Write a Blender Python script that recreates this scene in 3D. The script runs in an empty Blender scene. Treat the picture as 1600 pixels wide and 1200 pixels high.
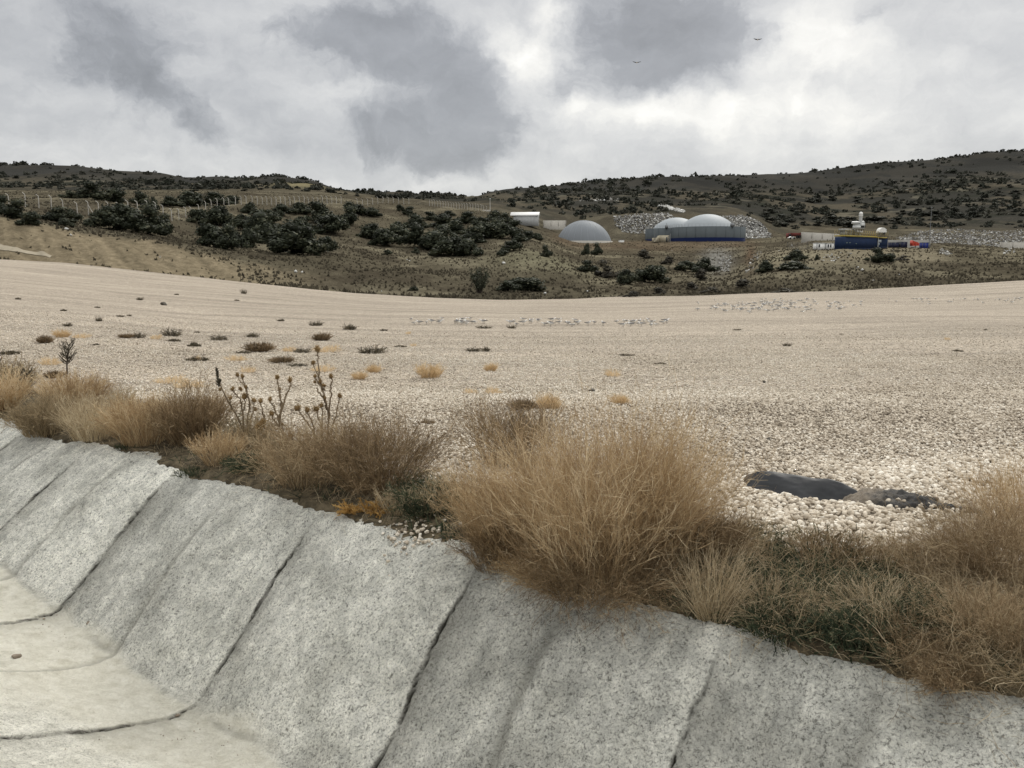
import bpy, math, random
import numpy as np
R = math.radians
rng = np.random.default_rng(7)
random.seed(7)
sc = bpy.context.scene
COL = sc.collection

# ------------------------------------------------------------------ camera
FPX = 1288.0                      # focal length in pixels of the 1600 px wide photograph
PITCH = R(8.4)
CAM = np.array([0.0, 0.0, 1.6])
cam_d = bpy.data.cameras.new('camera'); cam = bpy.data.objects.new('camera', cam_d); COL.objects.link(cam)
cam_d.sensor_fit = 'HORIZONTAL'; cam_d.sensor_width = 36; cam_d.lens = 36 * FPX / 1600
cam_d.clip_start = 0.1; cam_d.clip_end = 20000
cam.location = CAM; cam.rotation_euler = (R(90) - PITCH, 0, 0)
sc.camera = cam

# ------------------------------------------------------------------ view
sc.view_settings.view_transform = 'Standard'; sc.view_settings.look = 'None'
sc.view_settings.exposure = 0.0; sc.view_settings.gamma = 1.0
sc.view_settings.use_curve_mapping = False

SUN_AZ, SUN_EL = R(24), R(40)     # azimuth to the right of straight ahead (+Y)
def ray(px, py):
    x = (px - 800) / FPX; v = (600 - py) / FPX
    return np.array([x, math.cos(PITCH) + v * math.sin(PITCH), -math.sin(PITCH) + v * math.cos(PITCH)])
def rayt(px, py):                 # (x/y, z/y)
    r = ray(px, py); return r[0] / r[1], r[2] / r[1]

# ------------------------------------------------------------------ world: broken overcast over a real sky
def build_world():
    w = bpy.data.worlds.new('World'); sc.world = w; w.use_nodes = True
    w.cycles.sampling_method = 'MANUAL'; w.cycles.sample_map_resolution = 256
    nt = w.node_tree; nt.nodes.clear(); N = nt.nodes.new; L = nt.links.new
    out = N('ShaderNodeOutputWorld'); mix = N('ShaderNodeMixShader'); L(mix.outputs[0], out.inputs[0])
    sky = N('ShaderNodeTexSky'); sky.sky_type = 'NISHITA'; sky.sun_disc = False
    sky.sun_elevation = SUN_EL; sky.sun_rotation = SUN_AZ
    b1 = N('ShaderNodeBackground'); b1.inputs[1].default_value = 0.1; L(sky.outputs[0], b1.inputs[0])
    b2 = N('ShaderNodeBackground'); b2.inputs[1].default_value = 1.0
    L(b1.outputs[0], mix.inputs[1]); L(b2.outputs[0], mix.inputs[2]); mix.inputs[0].default_value = 0.93
    tc = N('ShaderNodeTexCoord'); sep = N('ShaderNodeSeparateXYZ'); L(tc.outputs['Generated'], sep.inputs[0])
    def m(op, a, b=None, c=None, clamp=False):
        n = N('ShaderNodeMath'); n.operation = op; n.use_clamp = clamp
        for i, v in enumerate((a, b, c)):
            if v is None: continue
            if isinstance(v, (int, float)): n.inputs[i].default_value = v
            else: L(v, n.inputs[i])
        return n.outputs[0]
    az = m('ARCTAN2', sep.outputs[0], sep.outputs[1]); el = m('ARCSINE', sep.outputs[2])
    cmb = N('ShaderNodeCombineXYZ'); L(az, cmb.inputs[0]); L(el, cmb.inputs[1])
    def noise(vec, scale, detail, rough=0.55, sy=1.0, seed=0.0):
        mp = N('ShaderNodeMapping'); mp.inputs['Scale'].default_value = (scale, scale * sy, scale)
        mp.inputs['Location'].default_value = (seed, seed * .7, seed * 1.3)
        L(vec, mp.inputs[0]); n = N('ShaderNodeTexNoise'); n.inputs['Scale'].default_value = 1
        n.inputs['Detail'].default_value = detail; n.inputs['Roughness'].default_value = rough
        L(mp.outputs[0], n.inputs['Vector']); return n
    wn = noise(tc.outputs['Generated'], 7, 6, .62, 1.0, 3.1)
    vs = N('ShaderNodeVectorMath'); vs.operation = 'SUBTRACT'; L(wn.outputs['Color'], vs.inputs[0]); vs.inputs[1].default_value = (.5, .5, .5)
    vm = N('ShaderNodeVectorMath'); vm.operation = 'MULTIPLY'; L(vs.outputs[0], vm.inputs[0]); vm.inputs[1].default_value = (.15, .11, 0)
    va = N('ShaderNodeVectorMath'); va.operation = 'ADD'; L(cmb.outputs[0], va.inputs[0]); L(vm.outputs[0], va.inputs[1])
    def blob(px, py, sx, sy, amp, acc):
        r = ray(px, py); r = r / np.linalg.norm(r); a0 = math.atan2(r[0], r[1]); e0 = math.asin(r[2])
        s = N('ShaderNodeVectorMath'); s.operation = 'SUBTRACT'; L(va.outputs[0], s.inputs[0]); s.inputs[1].default_value = (a0, e0, 0)
        k = N('ShaderNodeVectorMath'); k.operation = 'MULTIPLY'; L(s.outputs[0], k.inputs[0]); k.inputs[1].default_value = (FPX / sx, FPX / sy, 0)
        d = N('ShaderNodeVectorMath'); d.operation = 'DOT_PRODUCT'; L(k.outputs[0], d.inputs[0]); L(k.outputs[0], d.inputs[1])
        e = m('POWER', 2.718, m('MULTIPLY', d.outputs['Value'], -1.0))
        return m('MULTIPLY_ADD', e, amp, acc)
    dark = 0.0
    for b in [(1035, 45, 120, 85, 1.3), (480, 55, 90, 55, .45), (600, 55, 100, 60, .75), (700, 120, 90, 75, .8), (770, 190, 55, 80, .7),
              (610, 215, 85, 45, .75), (710, 255, 60, 35, .55), (60, 105, 90, 55, .45), (205, 115, 60, 50, .45), (260, 170, 70, 45, .5),
              (330, 215, 55, 32, .5), (140, 30, 200, 30, .25), (865, 150, 45, 35, .4), (1390, 18, 90, 22, .45), (1560, 60, 60, 60, .2),
              (900, 230, 200, 30, .12), (400, 245, 120, 20, .25), (1320, 160, 60, 16, .22), (40, 210, 50, 40, .15)]:
        dark = blob(*b, dark)
    # ragged cloud edges
    n2 = noise(va.outputs[0], 8, 9, .62, 1.3, 8.7)
    dk = m('MULTIPLY_ADD', m('SUBTRACT', n2.outputs[0], .5), 1.9, dark)
    mr = N('ShaderNodeMapRange'); mr.interpolation_type = 'SMOOTHSTEP'; L(dk, mr.inputs[0])
    mr.inputs[1].default_value = .26; mr.inputs[2].default_value = .80; mr.inputs[3].default_value = 0; mr.inputs[4].default_value = 1
    br = 0.0
    for b in [(1000, 165, 90, 26, .42), (820, 110, 50, 45, .7), (890, 175, 50, 16, .35), (800, 60, 60, 30, .4), (865, 20, 25, 30, .5), (1265, 70, 85, 80, .36), (1120, 185, 150, 35, .35),
              (1350, 130, 180, 90, .22), (560, 165, 90, 30, .2), (150, 255, 260, 35, .22), (640, 290, 160, 22, .25), (1000, 240, 300, 40, .15), (900, 200, 90, 18, .25)]:
        br = blob(*b, br)
    # base brightness: left of view greyer, zenith brighter, as under real cloud
    base = m('MULTIPLY_ADD', az, .07, .60)
    elp = m('MAXIMUM', m('SUBTRACT', el, .34), 0.0)
    base = m('ADD', base, m('MULTIPLY', m('MINIMUM', elp, .7), 1.75))
    n3 = noise(cmb.outputs[0], 5, 8, .55, 2.6, 1.7)
    n4 = noise(va.outputs[0], 15, 9, .62, 1.7, 5.3)
    lum = m('MULTIPLY_ADD', m('SUBTRACT', n3.outputs[0], .5), .34, base)
    lum = m('MULTIPLY_ADD', m('SUBTRACT', n4.outputs[0], .5), .36, lum)
    brr = m('MULTIPLY', br, m('MULTIPLY_ADD', m('SUBTRACT', n2.outputs[0], .42), 3.2, .8, clamp=False))
    lum = m('MULTIPLY_ADD', m('MAXIMUM', brr, 0.0), .55, lum)
    lum = m('MULTIPLY', lum, m('MULTIPLY_ADD', mr.outputs[0], -.40, 1.0))
    lum = m('MAXIMUM', lum, .08)
    tint = N('ShaderNodeMix'); tint.data_type = 'RGBA'
    f = m('MULTIPLY_ADD', lum, 1.9, -.75, clamp=True); L(f, tint.inputs['Factor'])
    tint.inputs['A'].default_value = (.96, .985, 1.035, 1); tint.inputs['B'].default_value = (1.015, 1.0, .955, 1)
    sc_ = N('ShaderNodeVectorMath'); sc_.operation = 'SCALE'; L(tint.outputs['Result'], sc_.inputs[0]); L(lum, sc_.inputs['Scale'])
    L(sc_.outputs[0], b2.inputs[0]); L(b2.outputs[0], mix.inputs[2]); L(mix.outputs[0], out.inputs[0])
build_world()

sun_d = bpy.data.lights.new('sun', 'SUN'); sun_d.energy = 1.5; sun_d.angle = R(14); sun_d.color = (1, .955, .88)
sun = bpy.data.objects.new('sun', sun_d); COL.objects.link(sun)
sun.rotation_euler = (R(90) - SUN_EL, 0, math.pi - SUN_AZ)   # lamp shines from the front right, down towards the camera
sun.location = (30, 60, 50)

# ------------------------------------------------------------------ helpers
def mesh_np(name, V, F, smooth=False, attrs=None, mats=None, midx=None):
    me = bpy.data.meshes.new(name); V = np.asarray(V, np.float32); me.vertices.add(len(V)); me.vertices.foreach_set('co', V.ravel())
    Fs = F if isinstance(F, list) else [F]
    Fs = [np.asarray(f, np.int32) for f in Fs if len(f)]
    li = np.concatenate([f.ravel() for f in Fs]); ls = []; o = 0
    for f in Fs:
        ls.append(o + np.arange(len(f)) * f.shape[1]); o += f.size
    me.loops.add(len(li)); me.loops.foreach_set('vertex_index', li)
    ls = np.concatenate(ls).astype(np.int32); me.polygons.add(len(ls)); me.polygons.foreach_set('loop_start', ls)
    if smooth: me.polygons.foreach_set('use_smooth', np.ones(len(ls), bool))
    if midx is not None: me.polygons.foreach_set('material_index', np.asarray(midx, np.int32))
    me.update(calc_edges=True)
    for k, a in (attrs or {}).items():
        a = np.asarray(a, np.float32)
        if a.ndim == 1:
            me.attributes.new(k, 'FLOAT', 'POINT').data.foreach_set('value', a)
        else:
            if a.shape[1] == 3: a = np.concatenate([a, np.ones((len(a), 1), np.float32)], 1)
            me.attributes.new(k, 'FLOAT_COLOR', 'POINT').data.foreach_set('color', a.ravel())
    for m_ in (mats or []): me.materials.append(m_)
    return me
def obj(name, me, parent=None, loc=(0, 0, 0), rot=(0, 0, 0), scale=(1, 1, 1)):
    o = bpy.data.objects.new(name, me); COL.objects.link(o); o.location = loc; o.rotation_euler = rot; o.scale = scale
    if parent: o.parent = parent
    return o
def tag(o, label=None, cat=None, group=None, kind=None):
    if label: o['label'] = label
    if cat: o['category'] = cat
    if group: o['group'] = group
    if kind: o['kind'] = kind
    return o
def empty(name, loc=(0, 0, 0), rz=0):
    o = bpy.data.objects.new(name, None); COL.objects.link(o); o.location = loc; o.rotation_euler = (0, 0, rz); o.empty_display_size = .2; return o

class Acc:                         # gathers vertices and faces of one part
    def __init__(s): s.V = []; s.Q = []; s.T = []; s.n = 0; s.A = []
    def add(s, V, F, a=0.5):
        V = np.asarray(V, float).reshape(-1, 3); F = np.asarray(F, int) + s.n
        (s.Q if F.shape[1] == 4 else s.T).append(F); s.V.append(V); s.n += len(V)
        s.A.append(np.full(len(V), a) if np.isscalar(a) else np.asarray(a).ravel())
    def box(s, c, d, rz=0, a=.5, taper=1.0):
        x, y, z = np.array(d) / 2.0
        V = np.array([[-x, -y, -z], [x, -y, -z], [x, y, -z], [-x, y, -z], [-x * taper, -y * taper, z], [x * taper, -y * taper, z], [x * taper, y * taper, z], [-x * taper, y * taper, z]])
        cz, sz = math.cos(rz), math.sin(rz); V = V @ np.array([[cz, sz, 0], [-sz, cz, 0], [0, 0, 1]]) + np.array(c)
        s.add(V, [[0, 3, 2, 1], [4, 5, 6, 7], [0, 1, 5, 4], [1, 2, 6, 5], [2, 3, 7, 6], [3, 0, 4, 7]], a)
    def tube(s, P, r, n=6, a=.5, cap=True):
        P = np.asarray(P, float); K = len(P); r = np.broadcast_to(np.asarray(r, float), (K,))
        T = np.gradient(P, axis=0); T /= np.linalg.norm(T, axis=1)[:, None] + 1e-9
        up = np.array([0, 0, 1.0]) if abs(T[0, 2]) < .9 else np.array([1.0, 0, 0])
        A_ = np.cross(T, up); A_ /= np.linalg.norm(A_, axis=1)[:, None] + 1e-9; B_ = np.cross(T, A_)
        th = np.arange(n) * 2 * math.pi / n
        V = P[:, None] + r[:, None, None] * (np.cos(th)[None, :, None] * A_[:, None] + np.sin(th)[None, :, None] * B_[:, None])
        i = np.arange(K - 1)[:, None] * n; j = np.arange(n)[None]; j2 = (j + 1) % n
        F = np.stack([i + j, i + j2, i + n + j2, i + n + j], -1).reshape(-1, 4)
        s.add(V.reshape(-1, 3), F, a)
        if cap:
            for row, c in ((0, P[0]), (K - 1, P[-1])):
                ring = V[row]; s.add(np.vstack([ring, c]), [[k, (k + 1) % n, n] for k in range(n)], a)
    def lathe(s, prof, c=(0, 0, 0), n=24, a=.5, axis='z'):
        prof = np.asarray(prof, float); th = np.arange(n) * 2 * math.pi / n
        X = prof[:, 0:1] * np.cos(th); Y = prof[:, 0:1] * np.sin(th); Z = np.repeat(prof[:, 1:2], n, 1)
        V = np.stack([X, Y, Z], -1)
        if axis == 'x': V = V[..., [2, 0, 1]]
        if axis == 'y': V = V[..., [0, 2, 1]]
        i = np.arange(len(prof) - 1)[:, None] * n; j = np.arange(n)[None]; j2 = (j + 1) % n
        s.add(V.reshape(-1, 3) + np.array(c), np.stack([i + j, i + j2, i + n + j2, i + n + j], -1).reshape(-1, 4), a)
    def mesh(s, name, mat, smooth=False):
        Fs = [np.concatenate(x) for x in (s.Q, s.T) if x]
        return mesh_np(name, np.concatenate(s.V), Fs, smooth, {'rnd': np.concatenate(s.A)}, [mat])
    def build(s, name, mat, parent=None, smooth=False, loc=(0, 0, 0), rz=0):
        return obj(name, s.mesh(name, mat, smooth), parent, loc, (0, 0, rz))

def h2(ix, iy, seed):
    n = (ix.astype(np.int64) * 374761393 + iy.astype(np.int64) * 668265263 + seed * 974634777) & 0xffffffff
    n = ((n ^ (n >> 13)) * 1274126177) & 0xffffffff
    n = n ^ (n >> 16)
    return (n & 0xffffff) / float(0xffffff)
def vn(x, y, seed=0):
    x = np.asarray(x, float); y = np.asarray(y, float); xi = np.floor(x); yi = np.floor(y); fx = x - xi; fy = y - yi
    fx = fx * fx * (3 - 2 * fx); fy = fy * fy * (3 - 2 * fy); xi = xi.astype(np.int64); yi = yi.astype(np.int64)
    a = h2(xi, yi, seed); b = h2(xi + 1, yi, seed); c = h2(xi, yi + 1, seed); d = h2(xi + 1, yi + 1, seed)
    return (a + (b - a) * fx) * (1 - fy) + (c + (d - c) * fx) * fy
def fbm(x, y, oct=4, seed=0, gain=.5):
    s = 0; a = 1; t = 0
    for k in range(oct):
        s = s + a * (vn(x * 2 ** k + 17.3 * k, y * 2 ** k - 9.1 * k, seed + k) - .5); t += a; a *= gain
    return s / t * 2          # about -1..1
def sstep(a, b, x):
    t = np.clip((np.asarray(x, float) - a) / (b - a), 0, 1); return t * t * (3 - 2 * t)

# ------------------------------------------------------------------ materials
def newmat(name):
    m_ = bpy.data.materials.new(name); m_.use_nodes = True; nt = m_.node_tree; nt.nodes.clear()
    out = nt.nodes.new('ShaderNodeOutputMaterial'); return m_, nt, nt.nodes.new, nt.links.new, out
def simple(name, col, rough=.7, metal=0, var=.12, scale=3.0, bump=0, spec=.3):
    m_, nt, N, L, out = newmat(name); p = N('ShaderNodeBsdfPrincipled'); L(p.outputs[0], out.inputs[0])
    p.inputs['Roughness'].default_value = rough; p.inputs['Metallic'].default_value = metal; p.inputs['Specular IOR Level'].default_value = spec
    tc = N('ShaderNodeTexCoord'); n = N('ShaderNodeTexNoise'); n.inputs['Scale'].default_value = scale; n.inputs['Detail'].default_value = 6
    L(tc.outputs['Object'], n.inputs['Vector']); r = N('ShaderNodeMapRange'); L(n.outputs[0], r.inputs[0])
    r.inputs[1].default_value = .25; r.inputs[2].default_value = .75; r.inputs[3].default_value = 1 - var * 1.5; r.inputs[4].default_value = 1 + var
    s = N('ShaderNodeVectorMath'); s.operation = 'SCALE'; s.inputs[0].default_value = col; L(r.outputs[0], s.inputs['Scale']); L(s.outputs[0], p.inputs['Base Color'])
    if bump:
        b = N('ShaderNodeBump'); b.inputs['Strength'].default_value = bump; b.inputs['Distance'].default_value = .02; L(n.outputs[0], b.inputs['Height']); L(b.outputs[0], p.inputs['Normal'])
    return m_
def plantmat(name, stops, trans=.25, rough=.8):
    """colour runs along the per-stem attribute 'rnd'"""
    m_, nt, N, L, out = newmat(name); at = N('ShaderNodeAttribute'); at.attribute_name = 'rnd'
    cr = N('ShaderNodeValToRGB'); el = cr.color_ramp.elements
    while len(el) < len(stops): el.new(.5)
    for e, (p_, c) in zip(el, stops): e.position = p_; e.color = (*c, 1)
    L(at.outputs['Fac'], cr.inputs[0]); d = N('ShaderNodeBsdfPrincipled'); d.inputs['Roughness'].default_value = rough; d.inputs['Specular IOR Level'].default_value = .2
    t = N('ShaderNodeBsdfTranslucent'); mx = N('ShaderNodeMixShader'); mx.inputs[0].default_value = trans
    L(cr.outputs[0], d.inputs['Base Color']); L(cr.outputs[0], t.inputs[0]); L(d.outputs[0], mx.inputs[1]); L(t.outputs[0], mx.inputs[2]); L(mx.outputs[0], out.inputs[0])
    return m_
M_gold = plantmat('dry_gold_grass', [(0, (.07, .045, .022)), (.4, (.29, .198, .105)), (.75, (.47, .345, .20)), (1, (.68, .56, .38))], .3)
M_goldl = plantmat('light_gold_grass', [(0, (.30, .21, .11)), (.5, (.55, .40, .22)), (1, (.75, .60, .39))], .45)
M_pale = plantmat('dry_pale_grass', [(0, (.13, .10, .06)), (.5, (.36, .28, .17)), (1, (.60, .51, .36))], .3)
M_brown = plantmat('dry_brown_twig', [(0, (.045, .032, .02)), (.4, (.155, .108, .06)), (.8, (.30, .215, .125)), (1, (.45, .36, .23))], .15)
M_dark = plantmat('dark_tuft', [(0, (.03, .027, .02)), (.6, (.11, .095, .065)), (1, (.22, .18, .12))], .1)
M_green = plantmat('verge_green', [(0, (.018, .027, .015)), (.5, (.045, .060, .034)), (.85, (.09, .105, .06)), (1, (.24, .21, .13))], .25)
M_orange = plantmat('orange_leaf', [(0, (.2, .11, .03)), (.6, (.42, .25, .08)), (1, (.58, .38, .15))], .3)
M_stem = plantmat('thistle_stem', [(0, (.07, .05, .03)), (.5, (.17, .125, .08)), (1, (.30, .235, .15))], .05)
M_head = plantmat('thistle_head', [(0, (.10, .065, .03)), (.5, (.24, .155, .07)), (1, (.42, .30, .14))], .05)
M_bush = plantmat('evergreen_leaf', [(0, (.018, .022, .013)), (.5, (.038, .045, .027)), (.85, (.062, .069, .042)), (1, (.11, .11, .07))], .12, .65)
M_bushf = plantmat('far_evergreen', [(0, (.020, .023, .017)), (.5, (.036, .039, .029)), (1, (.075, .072, .055))], .1, .8)
M_bushg = plantmat('grey_brush_leaf', [(0, (.03, .028, .022)), (.6, (.075, .068, .052)), (1, (.13, .115, .085))], .1, .8)
M_bark = simple('bark', (.07, .055, .045), .9, bump=.3)

# ------------------------------------------------------------------ terrain profile
#  each row: (photograph column) -> (forward distance m, photograph row the ground shows at)
ROWS = [
 ('mid', {-700: (40, 452), 0: (40, 456), 150: (40, 468), 300: (40, 480), 450: (40, 488), 600: (40, 493), 800: (40, 497), 1000: (40, 497), 1200: (40, 494), 1400: (40, 492), 1600: (40, 490), 2300: (40, 486)}),
 ('m2', {-700: (66, 425), 0: (66, 425), 150: (66, 440), 300: (66, 452), 450: (66, 463), 600: (66, 473), 800: (66, 478), 1000: (66, 478), 1200: (66, 472), 1300: (66, 469), 1400: (66, 476), 1500: (66, 474), 1600: (66, 470), 2300: (66, 462)}),
 ('edge', {-700: (90, 395), 0: (90, 405), 100: (90, 410), 200: (90, 421), 300: (90, 432), 400: (90, 443), 480: (90, 451), 560: (90, 458), 680: (90, 465), 780: (90, 468), 900: (90, 468), 960: (90, 464), 1100: (90, 462), 1200: (90, 458), 1300: (90, 455), 1450: (90, 447), 1600: (90, 438), 2300: (90, 410)}),
 ('toe', {-700: (93, 398), 0: (93, 409), 200: (93, 425), 400: (93, 447), 560: (93, 462), 780: (93, 472), 900: (93, 472), 1100: (93, 466), 1300: (93, 459), 1600: (93, 442), 2300: (93, 414)}),
 ('bluff', {-700: (107, 325), 0: (106, 337), 60: (106, 350), 100: (107, 362), 160: (108, 371), 260: (110, 379), 320: (114, 392), 400: (118, 402), 530: (128, 408), 600: (130, 420), 700: (135, 424), 800: (135, 425), 860: (135, 425), 920: (135, 437), 1050: (135, 444), 1140: (130, 444), 1200: (128, 425), 1300: (130, 420), 1450: (130, 420), 1600: (130, 412), 2300: (130, 385)}),
 ('mound', {-700: (125, 320), 0: (125, 330), 100: (127, 350), 200: (130, 362), 300: (138, 380), 400: (150, 385), 530: (160, 388), 600: (165, 400), 700: (170, 401), 760: (165, 402), 820: (160, 397), 860: (160, 404), 920: (165, 422), 1050: (170, 424), 1150: (165, 428), 1190: (165, 403), 1250: (168, 396), 1300: (175, 392), 1450: (175, 393), 1600: (175, 398), 2300: (175, 380)}),
 ('fence', {-700: (150, 318), 0: (150, 322), 45: (150, 322), 66: (150, 327), 85: (151, 328), 125: (152, 341), 158: (155, 338), 205: (160, 333), 233: (165, 328), 250: (170, 333), 271: (176, 351), 293: (200, 343), 313: (215, 335), 335: (232, 327), 371: (240, 319), 434: (243, 322), 500: (262, 320), 540: (280, 319), 572: (300, 323), 600: (330, 318), 640: (350, 319), 672: (340, 322), 700: (340, 325), 766: (340, 330), 800: (338, 345), 850: (332, 362), 900: (325, 379), 1050: (320, 379), 1150: (318, 377), 1200: (290, 384), 1262: (225, 390), 1300: (205, 390), 1450: (205, 387), 1500: (220, 390), 1600: (230, 390), 2300: (230, 375)}),
 ('pad', {-700: (170, 312), 0: (172, 316), 150: (178, 318), 271: (205, 335), 335: (260, 320), 434: (275, 314), 500: (295, 312), 572: (330, 318), 640: (375, 316), 700: (370, 322), 766: (360, 326), 800: (358, 338), 850: (358, 352), 900: (358, 374), 1050: (358, 372), 1150: (358, 371), 1200: (330, 378), 1262: (265, 375), 1300: (250, 376), 1450: (250, 378), 1500: (270, 384), 1600: (280, 384), 2300: (280, 370)}),
 ('rise', {-700: (300, 300), 0: (300, 300), 150: (300, 301), 300: (320, 303), 380: (330, 303), 450: (340, 306), 540: (350, 309), 600: (400, 312), 700: (430, 318), 766: (430, 322), 800: (420, 327), 860: (420, 340), 900: (420, 350), 960: (410, 340), 1050: (410, 334), 1130: (410, 334), 1180: (400, 345), 1210: (390, 366), 1300: (360, 368), 1450: (360, 366), 1500: (370, 366), 1600: (370, 366), 2300: (370, 350)}),
 ('far1', {-700: (600, 292), 0: (600, 297), 150: (600, 297), 300: (600, 298), 420: (600, 294), 480: (600, 292), 540: (600, 303), 600: (600, 309), 750: (600, 316), 850: (600, 313), 950: (600, 318), 1050: (600, 322), 1120: (580, 318), 1200: (560, 330), 1300: (540, 345), 1400: (520, 350), 1500: (520, 345), 1600: (520, 336), 2300: (520, 310)}),
 ('far2', {-700: (900, 280), 0: (900, 285), 150: (900, 286), 300: (900, 293), 400: (900, 289), 470: (900, 290), 540: (880, 305), 600: (850, 307), 650: (850, 305), 750: (850, 312), 850: (900, 306), 1050: (950, 300), 1200: (950, 300), 1300: (950, 306), 1400: (900, 300), 1500: (900, 290), 1600: (900, 285), 2300: (900, 260)}),
 ('sky', {-700: (1400, 262), 0: (1400, 263), 60: (1400, 264), 120: (1400, 265), 180: (1400, 272), 250: (1400, 276), 305: (1400, 287), 350: (1350, 284), 400: (1300, 281), 430: (1300, 281), 470: (1250, 286), 510: (1200, 295), 550: (1150, 305), 600: (1150, 308), 660: (1150, 306), 700: (1150, 308), 745: (1150, 313), 770: (1200, 308), 800: (1250, 303), 830: (1300, 300), 870: (1300, 294), 930: (1350, 288), 1000: (1400, 282), 1100: (1400, 280), 1200: (1400, 277), 1250: (1400, 275), 1300: (1400, 268), 1370: (1400, 260), 1450: (1400, 255), 1500: (1400, 250), 1540: (1400, 244), 1600: (1400, 242), 1750: (1400, 240), 2300: (1400, 250)}),
]
TG = np.unique(np.concatenate([np.linspace(-2.2, -.72, 60), np.arange(-.72, .72, 3 / FPX), np.linspace(.72, 2.2, 60)]))
def smooth_row(v, t, sig):
    # blur along t on a uniform grid
    tu = np.arange(-2.3, 2.3, .004); vu = np.interp(tu, t, v); k = np.arange(-12, 13); w = np.exp(-.5 * (k * .004 / sig) ** 2); w /= w.sum()
    vp = np.pad(vu, 12, mode='edge'); vs = np.convolve(vp, w, 'valid'); return np.interp(TG, tu, vs)
KD = []; KZ = []
fixed = [(1.0, 0.0), (8.8, -.02), (12.0, -.24)]
for D, z in fixed: KD.append(np.full(len(TG), D)); KZ.append(np.full(len(TG), z))
for name, row in ROWS:
    ts, Ds, zs = [], [], []
    for px in sorted(row):
        D, py = row[px]; t, q = rayt(px, py); ts.append(t); Ds.append(D); zs.append(CAM[2] + D * q)
    sg = .006 if name == 'sky' else (.010 if name in ('edge', 'fence', 'toe') else .014)
    KD.append(smooth_row(Ds, ts, .012)); KZ.append(smooth_row(zs, ts, sg))
KD.append(np.full(len(TG), 2100.)); KZ.append(KZ[-1] - 60); KD.append(np.full(len(TG), 5000.)); KZ.append(KZ[-2] - 260)
KD = np.array(KD); KZ = np.array(KZ)
def pchip(KD, KZ, D):
    h = np.diff(KD, axis=0); dl = np.diff(KZ, axis=0) / h
    m = np.zeros_like(KZ); same = dl[:-1] * dl[1:] > 0
    w1 = 2 * h[1:] + h[:-1]; w2 = h[1:] + 2 * h[:-1]
    with np.errstate(divide='ignore', invalid='ignore'):
        hm = (w1 + w2) / (w1 / dl[:-1] + w2 / dl[1:])
    m[1:-1] = np.where(same, hm, 0); m[0] = dl[0]; m[-1] = dl[-1]
    out = np.zeros((len(D), KD.shape[1]))
    for i, d in enumerate(D):
        k = np.clip((KD <= d).sum(0) - 1, 0, len(KD) - 2); c = np.arange(KD.shape[1])
        x = (d - KD[k, c]) / h[k, c]; hh = h[k, c]
        out[i] = (1 + 2 * x) * (1 - x) ** 2 * KZ[k, c] + x * (1 - x) ** 2 * hh * m[k, c] + x * x * (3 - 2 * x) * KZ[k + 1, c] + x * x * (x - 1) * hh * m[k + 1, c]
    return out
DR = np.concatenate([1 / np.linspace(1 / 1.2, 1 / 90.0, 420), 90 * np.exp(np.linspace(0, math.log(5000 / 90), 430))[1:]])
Zb = pchip(KD, KZ, DR)
X = DR[:, None] * TG[None]; Y = np.repeat(DR[:, None], len(TG), 1)

# channel geometry in (along, inward) coordinates
C0 = np.array([1.85, 2.77]); EL = np.array([-.787, .617]); EN = np.array([.617, .787])
def sd(x, y):
    dx = x - C0[0]; dy = y - C0[1]; return dx * EL[0] + dy * EL[1], -(dx * EN[0] + dy * EN[1])
PD = np.array([-3, -.35, -.1, .0, .07, .94, .99, 1.15, 1.5, 2.0, 2.6, 3.05, 3.5, 4.5, 30])
PZ = np.array([-.02, -.02, -.005, -.025, -.085, -.93, -.945, -.92, -.82, -.62, -.32, -.04, .02, .03, .05])
_g = np.arange(-3, 30, .01); _p = np.interp(_g, PD, PZ); _k = np.exp(-.5 * (np.arange(-20, 21) / 1.8) ** 2); _k /= _k.sum()
_ps = np.convolve(np.pad(_p, 20, mode='edge'), _k, 'valid')
def chan_z(s, d):
    k = 1 - .30 * sstep(4.2, 8.0, s)
    return np.interp(d, _g, _ps) * np.where(d > .02, k, 1)
S_, Dn = sd(X, Y)
ow = -Dn                                           # metres outward from the crest
gm = 1 - sstep(88, 96, Y)                           # inside the gravel field
Zt = Zb.copy()
near = 1 - sstep(14, 30, Y)
Zt += gm * (.05 * fbm(X / 2.2, Y / 2.2, 3, 3) * sstep(0, 1.2, ow) * near + .11 * fbm(X / 9, Y / 9, 3, 5) * sstep(10, 25, Y))
hm = sstep(93, 110, Y)
pad = np.exp(-((X / Y - .09) / .05) ** 2 - ((Y - 338) / 30) ** 2) + np.exp(-((X / Y - .24) / .055) ** 2 - ((Y - 335) / 30) ** 2) + np.exp(-((X / Y - .44) / .08) ** 2 - ((Y - 205) / 20) ** 2)
calm = 1 - .9 * np.clip(pad, 0, 1)
farw = sstep(300, 700, Y)
rid = 1 - np.abs(fbm(X / 38, Y / 60, 3, 31)) * 2
Zt += hm * calm * ((.55 * fbm(X / 9, Y / 14, 4, 11) + .35 * (rid - .5) * .8) * (1 - farw) * sstep(93, 150, Y) + .22 * fbm(X / 2.2, Y / 3, 3, 13) * (1 - farw)
      + farw * (4.5 * fbm(X / 70, Y / 110, 4, 21) - 7.0 * np.abs(fbm(X / 120, Y / 200, 4, 23)) + 2.4) * (1 - .75 * sstep(1050, 1300, Y) * (1 - sstep(1450, 1600, Y))))
# eroded rills on the cut bluff to the left
blw = sstep(93, 96, Y) * (1 - sstep(103, 112, Y)) * (1 - sstep(-.33, -.22, X / Y))
Zt += blw * .9 * -np.abs(fbm((X + Y * .8) / 3.2, Y / 30, 3, 37))
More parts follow.
